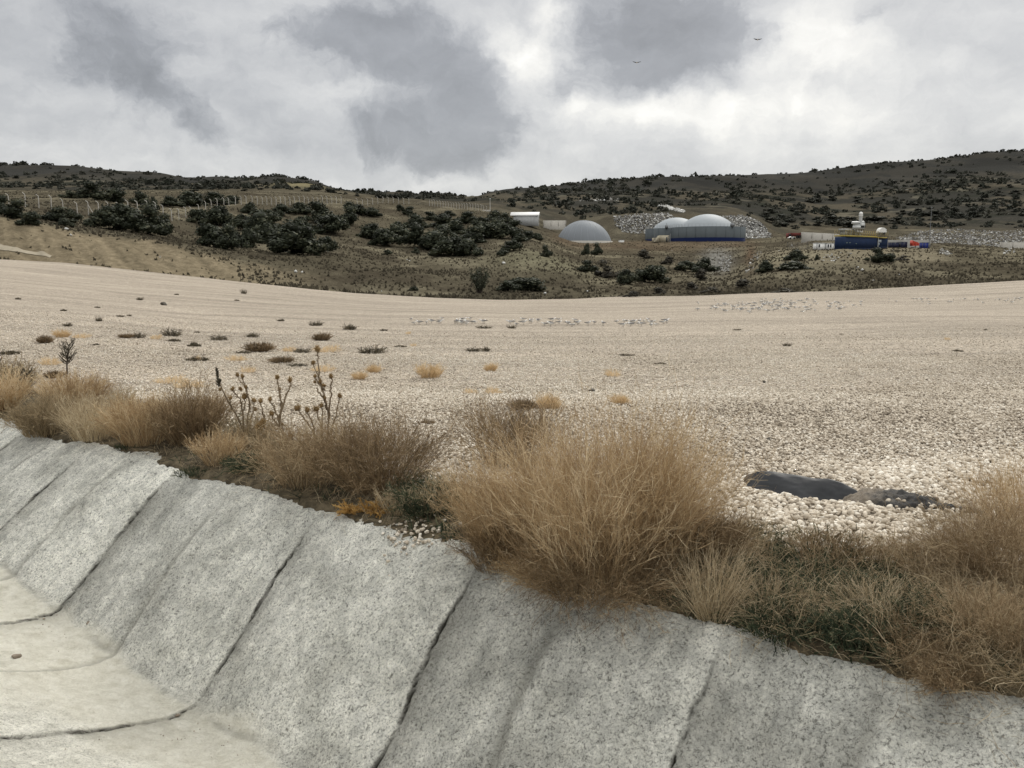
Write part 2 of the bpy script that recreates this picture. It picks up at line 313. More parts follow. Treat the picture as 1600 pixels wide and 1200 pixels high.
# mounds of tipped material
def bump(px, D, h, rx, ry):
    t = (px - 800) / FPX / 1.01; return h * np.exp(-((X - t * D) / rx) ** 2 - ((Y - D) / ry) ** 2)
Zt += bump(990, 395, 2.2, 12, 12) + bump(1175, 385, 2.0, 9, 10)
# hollow in the stones where the black liner shows
_a = np.array(rayt(1160, 747)) ; _b = np.array(rayt(1505, 808)); _A = np.array([_a[0], 1]) * (-1.62 / _a[1]); _B = np.array([_b[0], 1]) * (-1.62 / _b[1])
HL = float(np.linalg.norm(_B - _A)); HA = math.atan2(*(_B - _A)[::-1]); HC = _A + (_B - _A) / HL * .42
def hol(x, y):
    dx = x - HC[0]; dy = y - HC[1]; u = dx * math.cos(HA) + dy * math.sin(HA); v = -dx * math.sin(HA) + dy * math.cos(HA); return u, v
u_, v_ = hol(X, Y)
# soil crest meets the lining
ow_n = ow + .07 * fbm(X / .30, Y / .30, 3, 42) + .05 * fbm(X / .9, Y / .9, 2, 43)
soil = sstep(-.04, .03, ow_n)
zin = chan_z(S_, Dn) - .10
crest = .012 + .03 * fbm(X / .35, Y / .35, 3, 41) + .012 * fbm(X / .06, Y / .06, 2, 44) + .05 * sstep(.0, .5, ow)
nearblend = 1 - sstep(.6, 1.6, ow)
zo = Zt * (1 - nearblend) + (crest + np.minimum(chan_z(S_, Dn), 0) * (ow < .05)) * nearblend
Zt = np.where(ow < .25, zin * (1 - soil) + zo * soil, zo)
Zt = np.where((ow < -.14), zin, Zt)
Zt -= .25 * np.exp(-(np.clip(np.abs(u_) - .12, 0, 9) / .22) ** 2 - ((v_ + .02) / .20) ** 2) * (ow > .3)
Zt += .02 * np.exp(-((u_ + .1) / .8) ** 2 - ((v_ + .42) / .16) ** 2)
def ground_z(x, y):
    x = np.asarray(x, float); y = np.asarray(y, float); t = x / y
    i = np.clip(np.searchsorted(DR, y) - 1, 0, len(DR) - 2); j = np.clip(np.searchsorted(TG, t) - 1, 0, len(TG) - 2)
    a = np.clip((y - DR[i]) / (DR[i + 1] - DR[i]), 0, 1); b = np.clip((t - TG[j]) / (TG[j + 1] - TG[j]), 0, 1)
    return (Zt[i, j] * (1 - b) + Zt[i, j + 1] * b) * (1 - a) + (Zt[i + 1, j] * (1 - b) + Zt[i + 1, j + 1] * b) * a
_DM = 1 / np.linspace(1 / 2.0, 1 / 4500.0, 6000)
_DM = np.unique(np.concatenate([_DM, np.geomspace(60, 3000, 3000)]))
def pick(px, py, dmin=2.0, dmax=4000):
    """where the line of sight through a photograph pixel meets the ground"""
    t, q = rayt(px, py); D = _DM[(_DM > dmin) & (_DM < dmax)]; zr = CAM[2] + D * q; zg = ground_z(t * D, D)
    hit = np.nonzero(zg >= zr)[0]
    if len(hit) == 0:
        k = int(np.argmin(np.abs(np.arctan2(zg - zr, D))))
    else: k = hit[0]
    d = D[k]; return np.array([t * d, d, float(zg[k])])
def at(px, D, dz=0.0):
    t = rayt(px, 385)[0]; return np.array([t * D, D, float(ground_z(t * D, D)) + dz])
def mpp(D): return D / FPX

# --- ground colours (albedo) per vertex of the hillside
k90 = 419
nx = len(TG)
def gridfaces(r0, r1):
    i = (np.arange(r0, r1)[:, None] - r0) * nx; j = np.arange(nx - 1)[None]
    return np.stack([i + j, i + j + 1, i + nx + j + 1, i + nx + j], -1).reshape(-1, 4)

def terrain_gravel():
    V = np.stack([X, Y, Zt], -1)[:k90 + 1].reshape(-1, 3)
    o = ow[:k90 + 1].ravel(); x = V[:, 0]; y = V[:, 1]
    edge = 1.05 + .42 * sstep(.2, .9, x) + .35 * fbm(x / 1.1, y / 1.1, 3, 51) + .9 * sstep(5.5, 9, y) * (1 - sstep(-1.0, .6, x))
    verge = 1 - sstep(-.18, .18, o - edge)
    m_, nt, N, L, out = newmat('gravel_ground'); p = N('ShaderNodeBsdfPrincipled'); L(p.outputs[0], out.inputs[0]); p.inputs['Roughness'].default_value = .95; p.inputs['Specular IOR Level'].default_value = .1
    geo = N('ShaderNodeNewGeometry'); at_ = N('ShaderNodeAttribute'); at_.attribute_name = 'verge'
    vor = N('ShaderNodeTexVoronoi'); vor.inputs['Scale'].default_value = 17; L(geo.outputs['Position'], vor.inputs['Vector'])
    cr = N('ShaderNodeValToRGB'); e = cr.color_ramp.elements; e[0].position = .25; e[0].color = (.60, .53, .445, 1); e[1].position = .72; e[1].color = (.30, .26, .21, 1)
    L(vor.outputs['Distance'], cr.inputs[0])
    hs = N('ShaderNodeMix'); hs.data_type = 'RGBA'; hs.blend_type = 'MULTIPLY'; hs.inputs['Factor'].default_value = 1
    cell = N('ShaderNodeValToRGB'); ce = cell.color_ramp.elements; ce[0].color = (.66, .66, .67, 1); ce[1].color = (1.12, 1.1, 1.06, 1)
    sepc = N('ShaderNodeSeparateColor'); L(vor.outputs['Color'], sepc.inputs[0]); L(sepc.outputs[0], cell.inputs[0])
    L(cr.outputs[0], hs.inputs['A']); L(cell.outputs[0], hs.inputs['B'])
    # far gravel: broad patches, wheel-graded streaks and coarse speckle that survives distance
    mp = N('ShaderNodeMapping'); mp.inputs['Scale'].default_value = (.09, .5, .3); L(geo.outputs['Position'], mp.inputs[0])
    n1 = N('ShaderNodeTexNoise'); n1.inputs['Scale'].default_value = 1; n1.inputs['Detail'].default_value = 8; n1.inputs['Roughness'].default_value = .65; L(mp.outputs[0], n1.inputs['Vector'])
    n2 = N('ShaderNodeTexNoise'); n2.inputs['Scale'].default_value = 3.3; n2.inputs['Detail'].default_value = 5; n2.inputs['Roughness'].default_value = .75; L(geo.outputs['Position'], n2.inputs['Vector'])
    def mr(src, a, b, c, d):
        r = N('ShaderNodeMapRange'); L(src, r.inputs[0]); r.inputs[1].default_value = a; r.inputs[2].default_value = b; r.inputs[3].default_value = c; r.inputs[4].default_value = d; return r.outputs[0]
    def mm(op, a, b):
        n = N('ShaderNodeMath'); n.operation = op
        for i, v in enumerate((a, b)):
            if isinstance(v, (int, float)): n.inputs[i].default_value = v
            else: L(v, n.inputs[i])
        return n.outputs[0]
    f = mm('MULTIPLY', mr(n1.outputs[0], .32, .68, .76, 1.14), mr(n2.outputs[0], .3, .7, .80, 1.14))
    mp3 = N('ShaderNodeMapping'); mp3.inputs['Scale'].default_value = (.05, 1.1, .3); mp3.inputs['Rotation'].default_value = (0, 0, .12); L(geo.outputs['Position'], mp3.inputs[0])
    n5 = N('ShaderNodeTexNoise'); n5.inputs['Scale'].default_value = 1; n5.inputs['Detail'].default_value = 9; n5.inputs['Roughness'].default_value = .7; L(mp3.outputs[0], n5.inputs['Vector'])
    f = mm('MULTIPLY', f, mr(n5.outputs[0], .36, .5, .80, 1.0))
    sc1 = N('ShaderNodeVectorMath'); sc1.operation = 'SCALE'; L(hs.outputs['Result'], sc1.inputs[0]); L(f, sc1.inputs['Scale'])
    # soil of the verge
    n3 = N('ShaderNodeTexNoise'); n3.inputs['Scale'].default_value = 14; n3.inputs['Detail'].default_value = 8; L(geo.outputs['Position'], n3.inputs['Vector'])
    sr = N('ShaderNodeValToRGB'); q = sr.color_ramp.elements; q[0].position = .3; q[0].color = (.035, .03, .02, 1); q[1].position = .72; q[1].color = (.16, .13, .085, 1); L(n3.outputs[0], sr.inputs[0])
    mx = N('ShaderNodeMix'); mx.data_type = 'RGBA'; L(at_.outputs['Fac'], mx.inputs['Factor']); L(sc1.outputs[0], mx.inputs['A']); L(sr.outputs[0], mx.inputs['B']); L(mx.outputs['Result'], p.inputs['Base Color'])
    b = N('ShaderNodeBump'); b.inputs['Strength'].default_value = .9; b.inputs['Distance'].default_value = .03; b.invert = True; L(vor.outputs['Distance'], b.inputs['Height'])
    b2 = N('ShaderNodeBump'); b2.inputs['Strength'].default_value = .6; b2.inputs['Distance'].default_value = .08; L(n2.outputs[0], b2.inputs['Height']); L(b.outputs[0], b2.inputs['Normal']); L(b2.outputs[0], p.inputs['Normal'])
    me = mesh_np('gravel_field', V, gridfaces(0, k90), True, {'verge': verge}, [m_])
    tag(obj('gravel_field', me), kind='structure', label='wide pale gravel field falling away to the hills')
terrain_gravel()

def terrain_hills():
    V = np.stack([X, Y, Zt], -1)[k90:].reshape(-1, 3); x, y = V[:, 0], V[:, 1]; t = x / y; px = 800 + FPX * t * 1.01
    def c(*a): return np.array(a)[None]
    n1 = fbm(x / 14, y / 25, 4, 61)[:, None]; n2 = fbm(x / 3.0, y / 5, 4, 62)[:, None]; n3 = fbm(x / 60, y / 110, 4, 63)[:, None]; n4 = fbm(x / 1.2, y / 2.5, 3, 64)[:, None]
    col = c(.098, .086, .061) * (1 + .30 * n1 + .22 * n2)
    def mixin(colr, w):
        nonlocal col; w = np.clip(w, 0, 1).reshape(-1, 1); col = col * (1 - w) + colr * w
    pale = c(.168, .150, .106) * (1 + .2 * n2)
    mixin(pale, (sstep(.0, .35, n1[:, 0] + .5 * n2[:, 0])) * .7)
    mixin(c(.050, .042, .031), sstep(.0, .4, fbm(x / 8, y / 12, 4, 66)) * .65)
    # cut sandy bluff on the left
    w = (1 - sstep(.10, .22, (y - 100) / 60 + .05 * n2[:, 0])) * (1 - sstep(350, 560, px + 60 * n1[:, 0]))
    str_ = fbm((x + y * .8) / 1.3, y / 22, 4, 67)[:, None]
    mixin(c(.20, .166, .112) * (1 + .35 * str_ + .15 * n1), w * .95)
    # spoil by the containers and the two domes
    w = sstep(1150, 1200, px) * (1 - sstep(1440, 1500, px)) * sstep(132, 150, y) * (1 - sstep(205, 215, y))
    mixin(c(.20, .175, .125) * (1 + .25 * n2), w * .75)
    w = sstep(850, 880, px) * (1 - sstep(1150, 1200, px)) * sstep(240, 290, y) * (1 - sstep(335, 350, y)); mixin(c(.12, .088, .06) * (1 + .25 * n2), w * .55)
    w = np.exp(-((px - 1120) / 22) ** 2 - ((y - 215) / 50) ** 2); mixin(c(.16, .155, .14) * (1 + .4 * n4), w * 1.2)
    w = np.exp(-((px - 1172) / 8) ** 2 - ((y - 215) / 60) ** 2); mixin(c(.11, .08, .055), w)
    w = np.exp(-((px - 850) / 90) ** 2 - ((y - 155) / 20) ** 2); mixin(c(.15, .14, .095) * (1 + .5 * n4), w)
    w = np.exp(-((px - 1230) / 45) ** 2 - ((y - 160) / 12) ** 2); mixin(c(.235, .215, .15), w)
    # far hills: grey scrub with brown clearings
    w = sstep(300, 560, y + 90 * n3[:, 0]); scrub = c(.040, .039, .034) * (1 + .25 * n3)
    brown = c(.080, .071, .054)
    mixin(brown * (1 + .25 * n3), w)
    d5 = fbm(x / 45, y / 90, 5, 71, .6)
    mixin(scrub, w * sstep(-.12, .14, d5))
    d6 = fbm(x / 14, y / 40, 4, 73, .65); mixin(c(.034, .035, .028), w * sstep(.08, .32, d6))
    mixin(c(.13, .12, .092), w * sstep(.30, .5, fbm(x / 30, y / 45, 4, 77)) * (1 - sstep(900, 1100, y)) * .8)
    w = sstep(850, 1050, y); mixin(c(.038, .038, .036) * (1 + .35 * n3), w * .75)
    w = np.exp(-((px - 470) / 45) ** 2 - ((y - 600) / 90) ** 2); mixin(c(.20, .175, .105), w * .9)
    m_, nt, N, L, out = newmat('hill_ground'); p = N('ShaderNodeBsdfPrincipled'); L(p.outputs[0], out.inputs[0]); p.inputs['Roughness'].default_value = 1; p.inputs['Specular IOR Level'].default_value = 0
    a = N('ShaderNodeAttribute'); a.attribute_name = 'albedo'; geo = N('ShaderNodeNewGeometry')
    n = N('ShaderNodeTexNoise'); n.inputs['Scale'].default_value = 1.1; n.inputs['Detail'].default_value = 7; n.inputs['Roughness'].default_value = .75; L(geo.outputs['Position'], n.inputs['Vector'])
    r = N('ShaderNodeMapRange'); L(n.outputs[0], r.inputs[0]); r.inputs[1].default_value = .3; r.inputs[2].default_value = .7; r.inputs[3].default_value = .55; r.inputs[4].default_value = 1.4
    s = N('ShaderNodeVectorMath'); s.operation = 'SCALE'; L(a.outputs['Color'], s.inputs[0]); L(r.outputs[0], s.inputs['Scale']); L(s.outputs[0], p.inputs['Base Color'])
    b = N('ShaderNodeBump'); b.inputs['Strength'].default_value = .8; b.inputs['Distance'].default_value = .5; L(n.outputs[0], b.inputs['Height']); L(b.outputs[0], p.inputs['Normal'])
    me = mesh_np('hillside', V, gridfaces(k90, len(DR) - 1), True, {'albedo': np.clip(col, .01, 1)}, [m_])
    tag(obj('hillside', me), kind='structure', label='scrubby brown hills around the gravel field')
terrain_hills()

# ------------------------------------------------------------------ drainage channel lining
SEAMS = [-4.5, -3.1, -1.7, -.3, 1.13, 2.55, 3.94, 5.70, 7.05, 8.4, 9.8, 11.2, 12.6, 14, 15.5]
FOLDS = [.45, 1.9, 4.86, 6.35, 7.7, -1.0]
def channel():
    s = np.concatenate([np.arange(-4, 9, .011), np.arange(9, 18, .03)]); d = np.concatenate([np.arange(-.30, 1.7, .011), np.arange(1.7, 4.6, .03)])
    Sg, Dg = np.meshgrid(s, d, indexing='ij')
    z = chan_z(Sg, Dg); wob = .05 * fbm(Dg / .5, np.floor(Sg / 1.4) * 0 + 3, 3, 81) + .02 * Dg + .012 * fbm(Dg / .07, Sg / .3, 3, 79)
    Sw = Sg + wob
    seams = np.array(SEAMS); i = np.clip(np.searchsorted(seams, Sw) - 1, 0, len(seams) - 2)
    u = (Sw - seams[i]) / (seams[i + 1] - seams[i]); w = (seams[i + 1] - seams[i])
    on = sstep(.0, .25, Dg) * (1 - .6 * sstep(2.2, 3, Dg))
    # every panel hangs a little: high after its lap, sagging to the next
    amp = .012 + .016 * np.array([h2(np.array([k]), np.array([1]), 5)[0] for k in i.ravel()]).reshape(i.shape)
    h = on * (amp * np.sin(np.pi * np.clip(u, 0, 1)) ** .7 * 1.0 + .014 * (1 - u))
    dist = np.minimum((Sw - seams[i]), (seams[i + 1] - Sw))
    dg = sstep(.05, .3, Dg) * (1 - sstep(2.6, 3.1, Dg)) + .35
    gw = .0052 * (1 + 1.3 * fbm(Sg / .15, Dg / .08, 3, 83))
    h -= .013 * np.exp(-(dist / np.maximum(gw, .0035)) ** 2) * dg * (.55 + .45 * sstep(-.4, .1, fbm(Sg / .3, Dg / .12, 3, 82)))
    crack = np.exp(-(dist / (.0065 + .005 * fbm(Sg / .1, Dg / .06, 3, 80))) ** 2) * dg * (.35 + .65 * sstep(-.4, .1, fbm(Sg / .3, Dg / .12, 3, 82)))
    stain_shade = np.exp(-(np.clip(-(Sw - seams[i + 1]), 0, 9) / (.13 + .07 * fbm(Sg / .3, Dg / .2, 3, 89))) ** 1.2) * on * (.45 + .55 * sstep(-.3, .4, fbm(Sg / .4, Dg / .3, 3, 84)))  # painted shading: each panel darkens towards its next seam
    stain_shade = np.maximum(stain_shade, .75 * np.exp(-((Dg - .965 + .03 * fbm(Sg / .3, Dg * 0, 3, 77)) / .030) ** 2) * sstep(-.5, .35, fbm(Sg / .25, Dg / .1, 3, 76)))
    for f in FOLDS:
        q = Sw - f - .04 * np.sin(Dg * 3); h -= on * .016 * np.exp(-(q / .03) ** 2); h += on * .018 * np.exp(-((q + .07) / .07) ** 2); stain_shade = np.maximum(stain_shade, .8 * np.exp(-(q / .035) ** 2) * on)
    h += .030 * fbm(Sg / .8, Dg / .6, 3, 85) + .010 * fbm(Sg / .16, Dg / .20, 3, 86) + .0075 * fbm(Sg / .035, Dg / .040, 3, 87) - .006 * sstep(.25, .6, fbm(Sg / .05, Dg / .06, 3, 78))
    # run lines down the slope
    h += .004 * fbm(Sg / .06, Dg / .7, 3, 88) * on
    nslope = sstep(.05, .2, Dg) * (1 - sstep(.8, 1.05, Dg))       # normal leans outward/upward on the bank
    nn = nslope * .7
    P2 = C0[None, None] + Sg[..., None] * EL - Dg[..., None] * EN
    P2 = P2 - (h * nn)[..., None] * EN
    V = np.concatenate([P2, (z + h * (1 - .3 * nslope))[..., None]], -1).reshape(-1, 3)
    n1 = fbm(Sg / .5, Dg / .4, 4, 91)
    silt = sstep(.90, 1.0, Dg + .14 * n1) * (1 - sstep(1.45, 2.1, Dg + .35 * n1)) * (1 - sstep(1.5, 2.4, 4.2 - Sg) * .6)
    silt = np.maximum(silt, sstep(.9, 1.3, Dg + .2 * n1) * .45)
    panel = np.clip(.25 + .75 * h2(i, i * 0 + 2, 9) + .55 * (.55 - u) + .35 * fbm(Sg / .5, Dg / .25, 3, 92) + .38 * fbm(Sg / .055, Dg / .9, 3, 93) + .22 * fbm(Sg / .02, Dg / .35, 2, 94) - .35 * sstep(1.0, .6, Dg) * 0, 0, 1)  # panel shading painted into the tone, light to dark across, plus run streaks
    ni, nj = len(s), len(d); i_ = np.arange(ni - 1)[:, None] * nj; j_ = np.arange(nj - 1)[None]
    F = np.stack([i_ + j_, i_ + j_ + 1, i_ + nj + j_ + 1, i_ + nj + j_], -1).reshape(-1, 4)
    m_, nt, N, L, out = newmat('concrete_cloth'); p = N('ShaderNodeBsdfPrincipled'); L(p.outputs[0], out.inputs[0]); p.inputs['Roughness'].default_value = .92; p.inputs['Specular IOR Level'].default_value = .15
    geo = N('ShaderNodeNewGeometry')
    def noise(sc_, det, ro, vec=None, dist=0):
        n = N('ShaderNodeTexNoise'); n.inputs['Scale'].default_value = sc_; n.inputs['Detail'].default_value = det; n.inputs['Roughness'].default_value = ro; n.inputs['Distortion'].default_value = dist
        L(vec or geo.outputs['Position'], n.inputs['Vector']); return n.outputs[0]
    def ramp(src, st):
        r = N('ShaderNodeValToRGB'); el = r.color_ramp.elements
        while len(el) < len(st): el.new(.5)
        for e, (q, c_) in zip(el, st): e.position = q; e.color = (*c_, 1)
        L(src, r.inputs[0]); return r.outputs[0]
    def mix(f_, a_, b_, mode='MIX'):
        n = N('ShaderNodeMix'); n.data_type = 'RGBA'; n.blend_type = mode
        if isinstance(f_, (int, float)): n.inputs['Factor'].default_value = f_
        else: L(f_, n.inputs['Factor'])
        for k_, v in (('A', a_), ('B', b_)):
            if isinstance(v, tuple): n.inputs[k_].default_value = (*v, 1)
            else: L(v, n.inputs[k_])
        return n.outputs['Result']
    def attr(n_):
        a = N('ShaderNodeAttribute'); a.attribute_name = n_; return a.outputs['Fac']
    def m2(op, a, b):
        n = N('ShaderNodeMath'); n.operation = op; n.use_clamp = True
        for k_, v in enumerate((a, b)):
            if isinstance(v, (int, float)): n.inputs[k_].default_value = v
            else: L(v, n.inputs[k_])
        return n.outputs[0]
    big = noise(2.3, 6, .6); mid = noise(11, 6, .7); fine = noise(75, 5, .75, None, .4); pit = noise(46, 4, .8, None, .8)
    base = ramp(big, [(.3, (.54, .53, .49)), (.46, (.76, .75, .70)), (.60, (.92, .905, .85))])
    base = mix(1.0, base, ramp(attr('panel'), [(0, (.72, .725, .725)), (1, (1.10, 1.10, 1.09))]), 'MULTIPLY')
    base = mix(1.0, base, ramp(mid, [(.3, (.64, .65, .65)), (.7, (1.1, 1.1, 1.08))]), 'MULTIPLY')
    base = mix(1.0, base, ramp(fine, [(.36, (.34, .34, .325)), (.46, (.92, .92, .92)), (.66, (1.22, 1.22, 1.2))]), 'MULTIPLY')
    pits = ramp(pit, [(.37, (1, 1, 1)), (.455, (0, 0, 0))]); sep = N('ShaderNodeSeparateColor'); L(pits, sep.inputs[0])
    pmask = m2('MULTIPLY', sep.outputs[0], ramp_f(N, L, mid, .35, .6)) if False else sep.outputs[0]
    base = mix(m2('MULTIPLY', pmask, .75), base, (.12, .12, .105))
    siltc = ramp(mid, [(.25, (.60, .57, .46)), (.55, (.80, .775, .67)), (.8, (.90, .88, .79))])
    base = mix(m2('MULTIPLY', attr('silt'), .85), base, siltc)
    base = mix(m2('MULTIPLY', attr('stain_shade'), .58), base, (.17, .165, .14))
    base = mix(m2('MULTIPLY', attr('crack'), .95), base, (.045, .042, .034))
    L(base, p.inputs['Base Color'])
    b = N('ShaderNodeBump'); b.inputs['Strength'].default_value = 1.0; b.inputs['Distance'].default_value = .02; L(fine, b.inputs['Height'])
    b2 = N('ShaderNodeBump'); b2.inputs['Strength'].default_value = .6; b2.inputs['Distance'].default_value = .02; L(pit, b2.inputs['Height']); L(b.outputs[0], b2.inputs['Normal'])
    L(b2.outputs[0], p.inputs['Normal'])
    me = mesh_np('drainage_channel', V, F, True, {'crack': crack.ravel(), 'silt': silt.ravel(), 'stain_shade': stain_shade.ravel(), 'panel': panel.ravel()}, [m_])
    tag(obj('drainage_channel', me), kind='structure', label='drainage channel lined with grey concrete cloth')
    # bank the photographer stands on
    s2 = np.linspace(-40, 60, 200); d2 = np.concatenate([np.linspace(4.4, 10, 40), np.linspace(10, 80, 50)[1:]]); A, B = np.meshgrid(s2, d2, indexing='ij')
    P2 = C0 + A[..., None] * EL - B[..., None] * EN; V = np.concatenate([P2, (.03 + .05 * fbm(A / 2, B / 2, 3, 95))[..., None]], -1).reshape(-1, 3)
    i_ = np.arange(199)[:, None] * len(d2); j_ = np.arange(len(d2) - 1)[None]; nj = len(d2)
    obj_ = obj('near_bank', mesh_np('near_bank', V, np.stack([i_ + j_, i_ + j_ + 1, i_ + nj + j_ + 1, i_ + nj + j_], -1).reshape(-1, 4), True, None, [simple('bank_soil', (.30, .26, .2), .95, bump=.5)]))
    tag(obj_, kind='structure')
channel()

# ------------------------------------------------------------------ loose stones (uncountable)
def ico(sub=0):
    p = (1 + 5 ** .5) / 2
    V = np.array([[-1, p, 0], [1, p, 0], [-1, -p, 0], [1, -p, 0], [0, -1, p], [0, 1, p], [0, -1, -p], [0, 1, -p], [p, 0, -1], [p, 0, 1], [-p, 0, -1], [-p, 0, 1]]) / math.sqrt(1 + p * p)
    F = [[0, 11, 5], [0, 5, 1], [0, 1, 7], [0, 7, 10], [0, 10, 11], [1, 5, 9], [5, 11, 4], [11, 10, 2], [10, 7, 6], [7, 1, 8], [3, 9, 4], [3, 4, 2], [3, 2, 6], [3, 6, 8], [3, 8, 9], [4, 9, 5], [2, 4, 11], [6, 2, 10], [8, 6, 7], [9, 8, 1]]
    V = [tuple(v) for v in V]
    for _ in range(sub):
        mid = {}; G = []
        def mp(a, b):
            k = (min(a, b), max(a, b))
            if k not in mid:
                v = (np.array(V[a]) + np.array(V[b])); v /= np.linalg.norm(v); V.append(tuple(v)); mid[k] = len(V) - 1
            return mid[k]
        for a, b, c in F:
            x, y, z = mp(a, b), mp(b, c), mp(c, a); G += [[a, x, z], [b, y, x], [c, z, y], [x, y, z]]
        F = G
    return np.array(V), np.array(F)
def scatter_rocks(P, size, sub, seed, flat=.62, spread=.8):
    """array of irregular angular stones -> V, F, per-vertex tone"""
    r = np.random.default_rng(seed); B, F = ico(sub); n = len(P); nv = len(B)
    protos = []
    for k in range(24):
        q = B.copy()
        for _ in range(7):                        # chop with planes so the faces go flat and angular
            nrm = r.normal(size=3); nrm /= np.linalg.norm(nrm); c = r.uniform(.45, .85)
            dd = q @ nrm; q = q - np.clip(dd - c, 0, None)[:, None] * nrm
        q *= np.array([1, r.uniform(.6, .95), r.uniform(.5, .8)]); protos.append(q)
    protos = np.array(protos)[r.integers(0, 24, n)]
    a = r.uniform(0, 2 * np.pi, n); b = r.normal(0, .35, n); c = r.normal(0, .35, n)
    ca, sa, cb, sb, cc, s_c = np.cos(a), np.sin(a), np.cos(b), np.sin(b), np.cos(c), np.sin(c)
    Rm = np.stack([np.stack([ca * cb, ca * sb * s_c - sa * cc, ca * sb * cc + sa * s_c], -1), np.stack([sa * cb, sa * sb * s_c + ca * cc, sa * sb * cc - ca * s_c], -1), np.stack([-sb, cb * s_c, cb * cc], -1)], -2)
    V = np.einsum('nij,nvj->nvi', Rm, protos) * size[:, None, None] + P[:, None]
    FF = (F[None] + (np.arange(n) * nv)[:, None, None]).reshape(-1, 3)
    tone = np.repeat(r.uniform(0, 1, n), nv)
    return V.reshape(-1, 3).astype(np.float32), FF, tone
def stone_mat():
    m_, nt, N, L, out = newmat('chalk_stone'); p = N('ShaderNodeBsdfPrincipled'); L(p.outputs[0], out.inputs[0]); p.inputs['Roughness'].default_value = .95; p.inputs['Specular IOR Level'].default_value = .15
    at_ = N('ShaderNodeAttribute'); at_.attribute_name = 'rnd'; cr = N('ShaderNodeValToRGB'); el = cr.color_ramp.elements
    while len(el) < 5: el.new(.5)
    for e, (q, c) in zip(el, [(0, (.22, .185, .145)), (.10, (.40, .345, .275)), (.4, (.54, .475, .385)), (.8, (.65, .585, .49)), (1, (.80, .75, .66))]): e.position = q; e.color = (*c, 1)
    L(at_.outputs['Fac'], cr.inputs[0]); geo = N('ShaderNodeNewGeometry'); n = N('ShaderNodeTexNoise'); n.inputs['Scale'].default_value = 60; n.inputs['Detail'].default_value = 5; L(geo.outputs['Position'], n.inputs['Vector'])
    r = N('ShaderNodeMapRange'); L(n.outputs[0], r.inputs[0]); r.inputs[1].default_value = .3; r.inputs[2].default_value = .7; r.inputs[3].default_value = .78; r.inputs[4].default_value = 1.1
    s = N('ShaderNodeVectorMath'); s.operation = 'SCALE'; L(cr.outputs[0], s.inputs[0]); L(r.outputs[0], s.inputs['Scale']); L(s.outputs[0], p.inputs['Base Color']); return m_
M_stone = stone_mat()
def gravel_mask(x, y):
    s, d = sd(x, y); o = -d
    edge = .95 + .42 * sstep(.2, .9, x) + .35 * fbm(x / 1.1, y / 1.1, 3, 51) + .8 * sstep(5.5, 9, y) * (1 - sstep(-1.0, .6, x))
    u, v = hol(x, y)
    inh = (((u / .42) ** 2 + ((v - .01) / .155) ** 2) < 1) | ((u > .1) & (u < HL - .32) & (np.abs(v) < .15 * (1 - .75 * sstep(.55, HL - .36, u))))
    pr = sstep(-.45, .15, o - edge + .0)
    return pr, inh
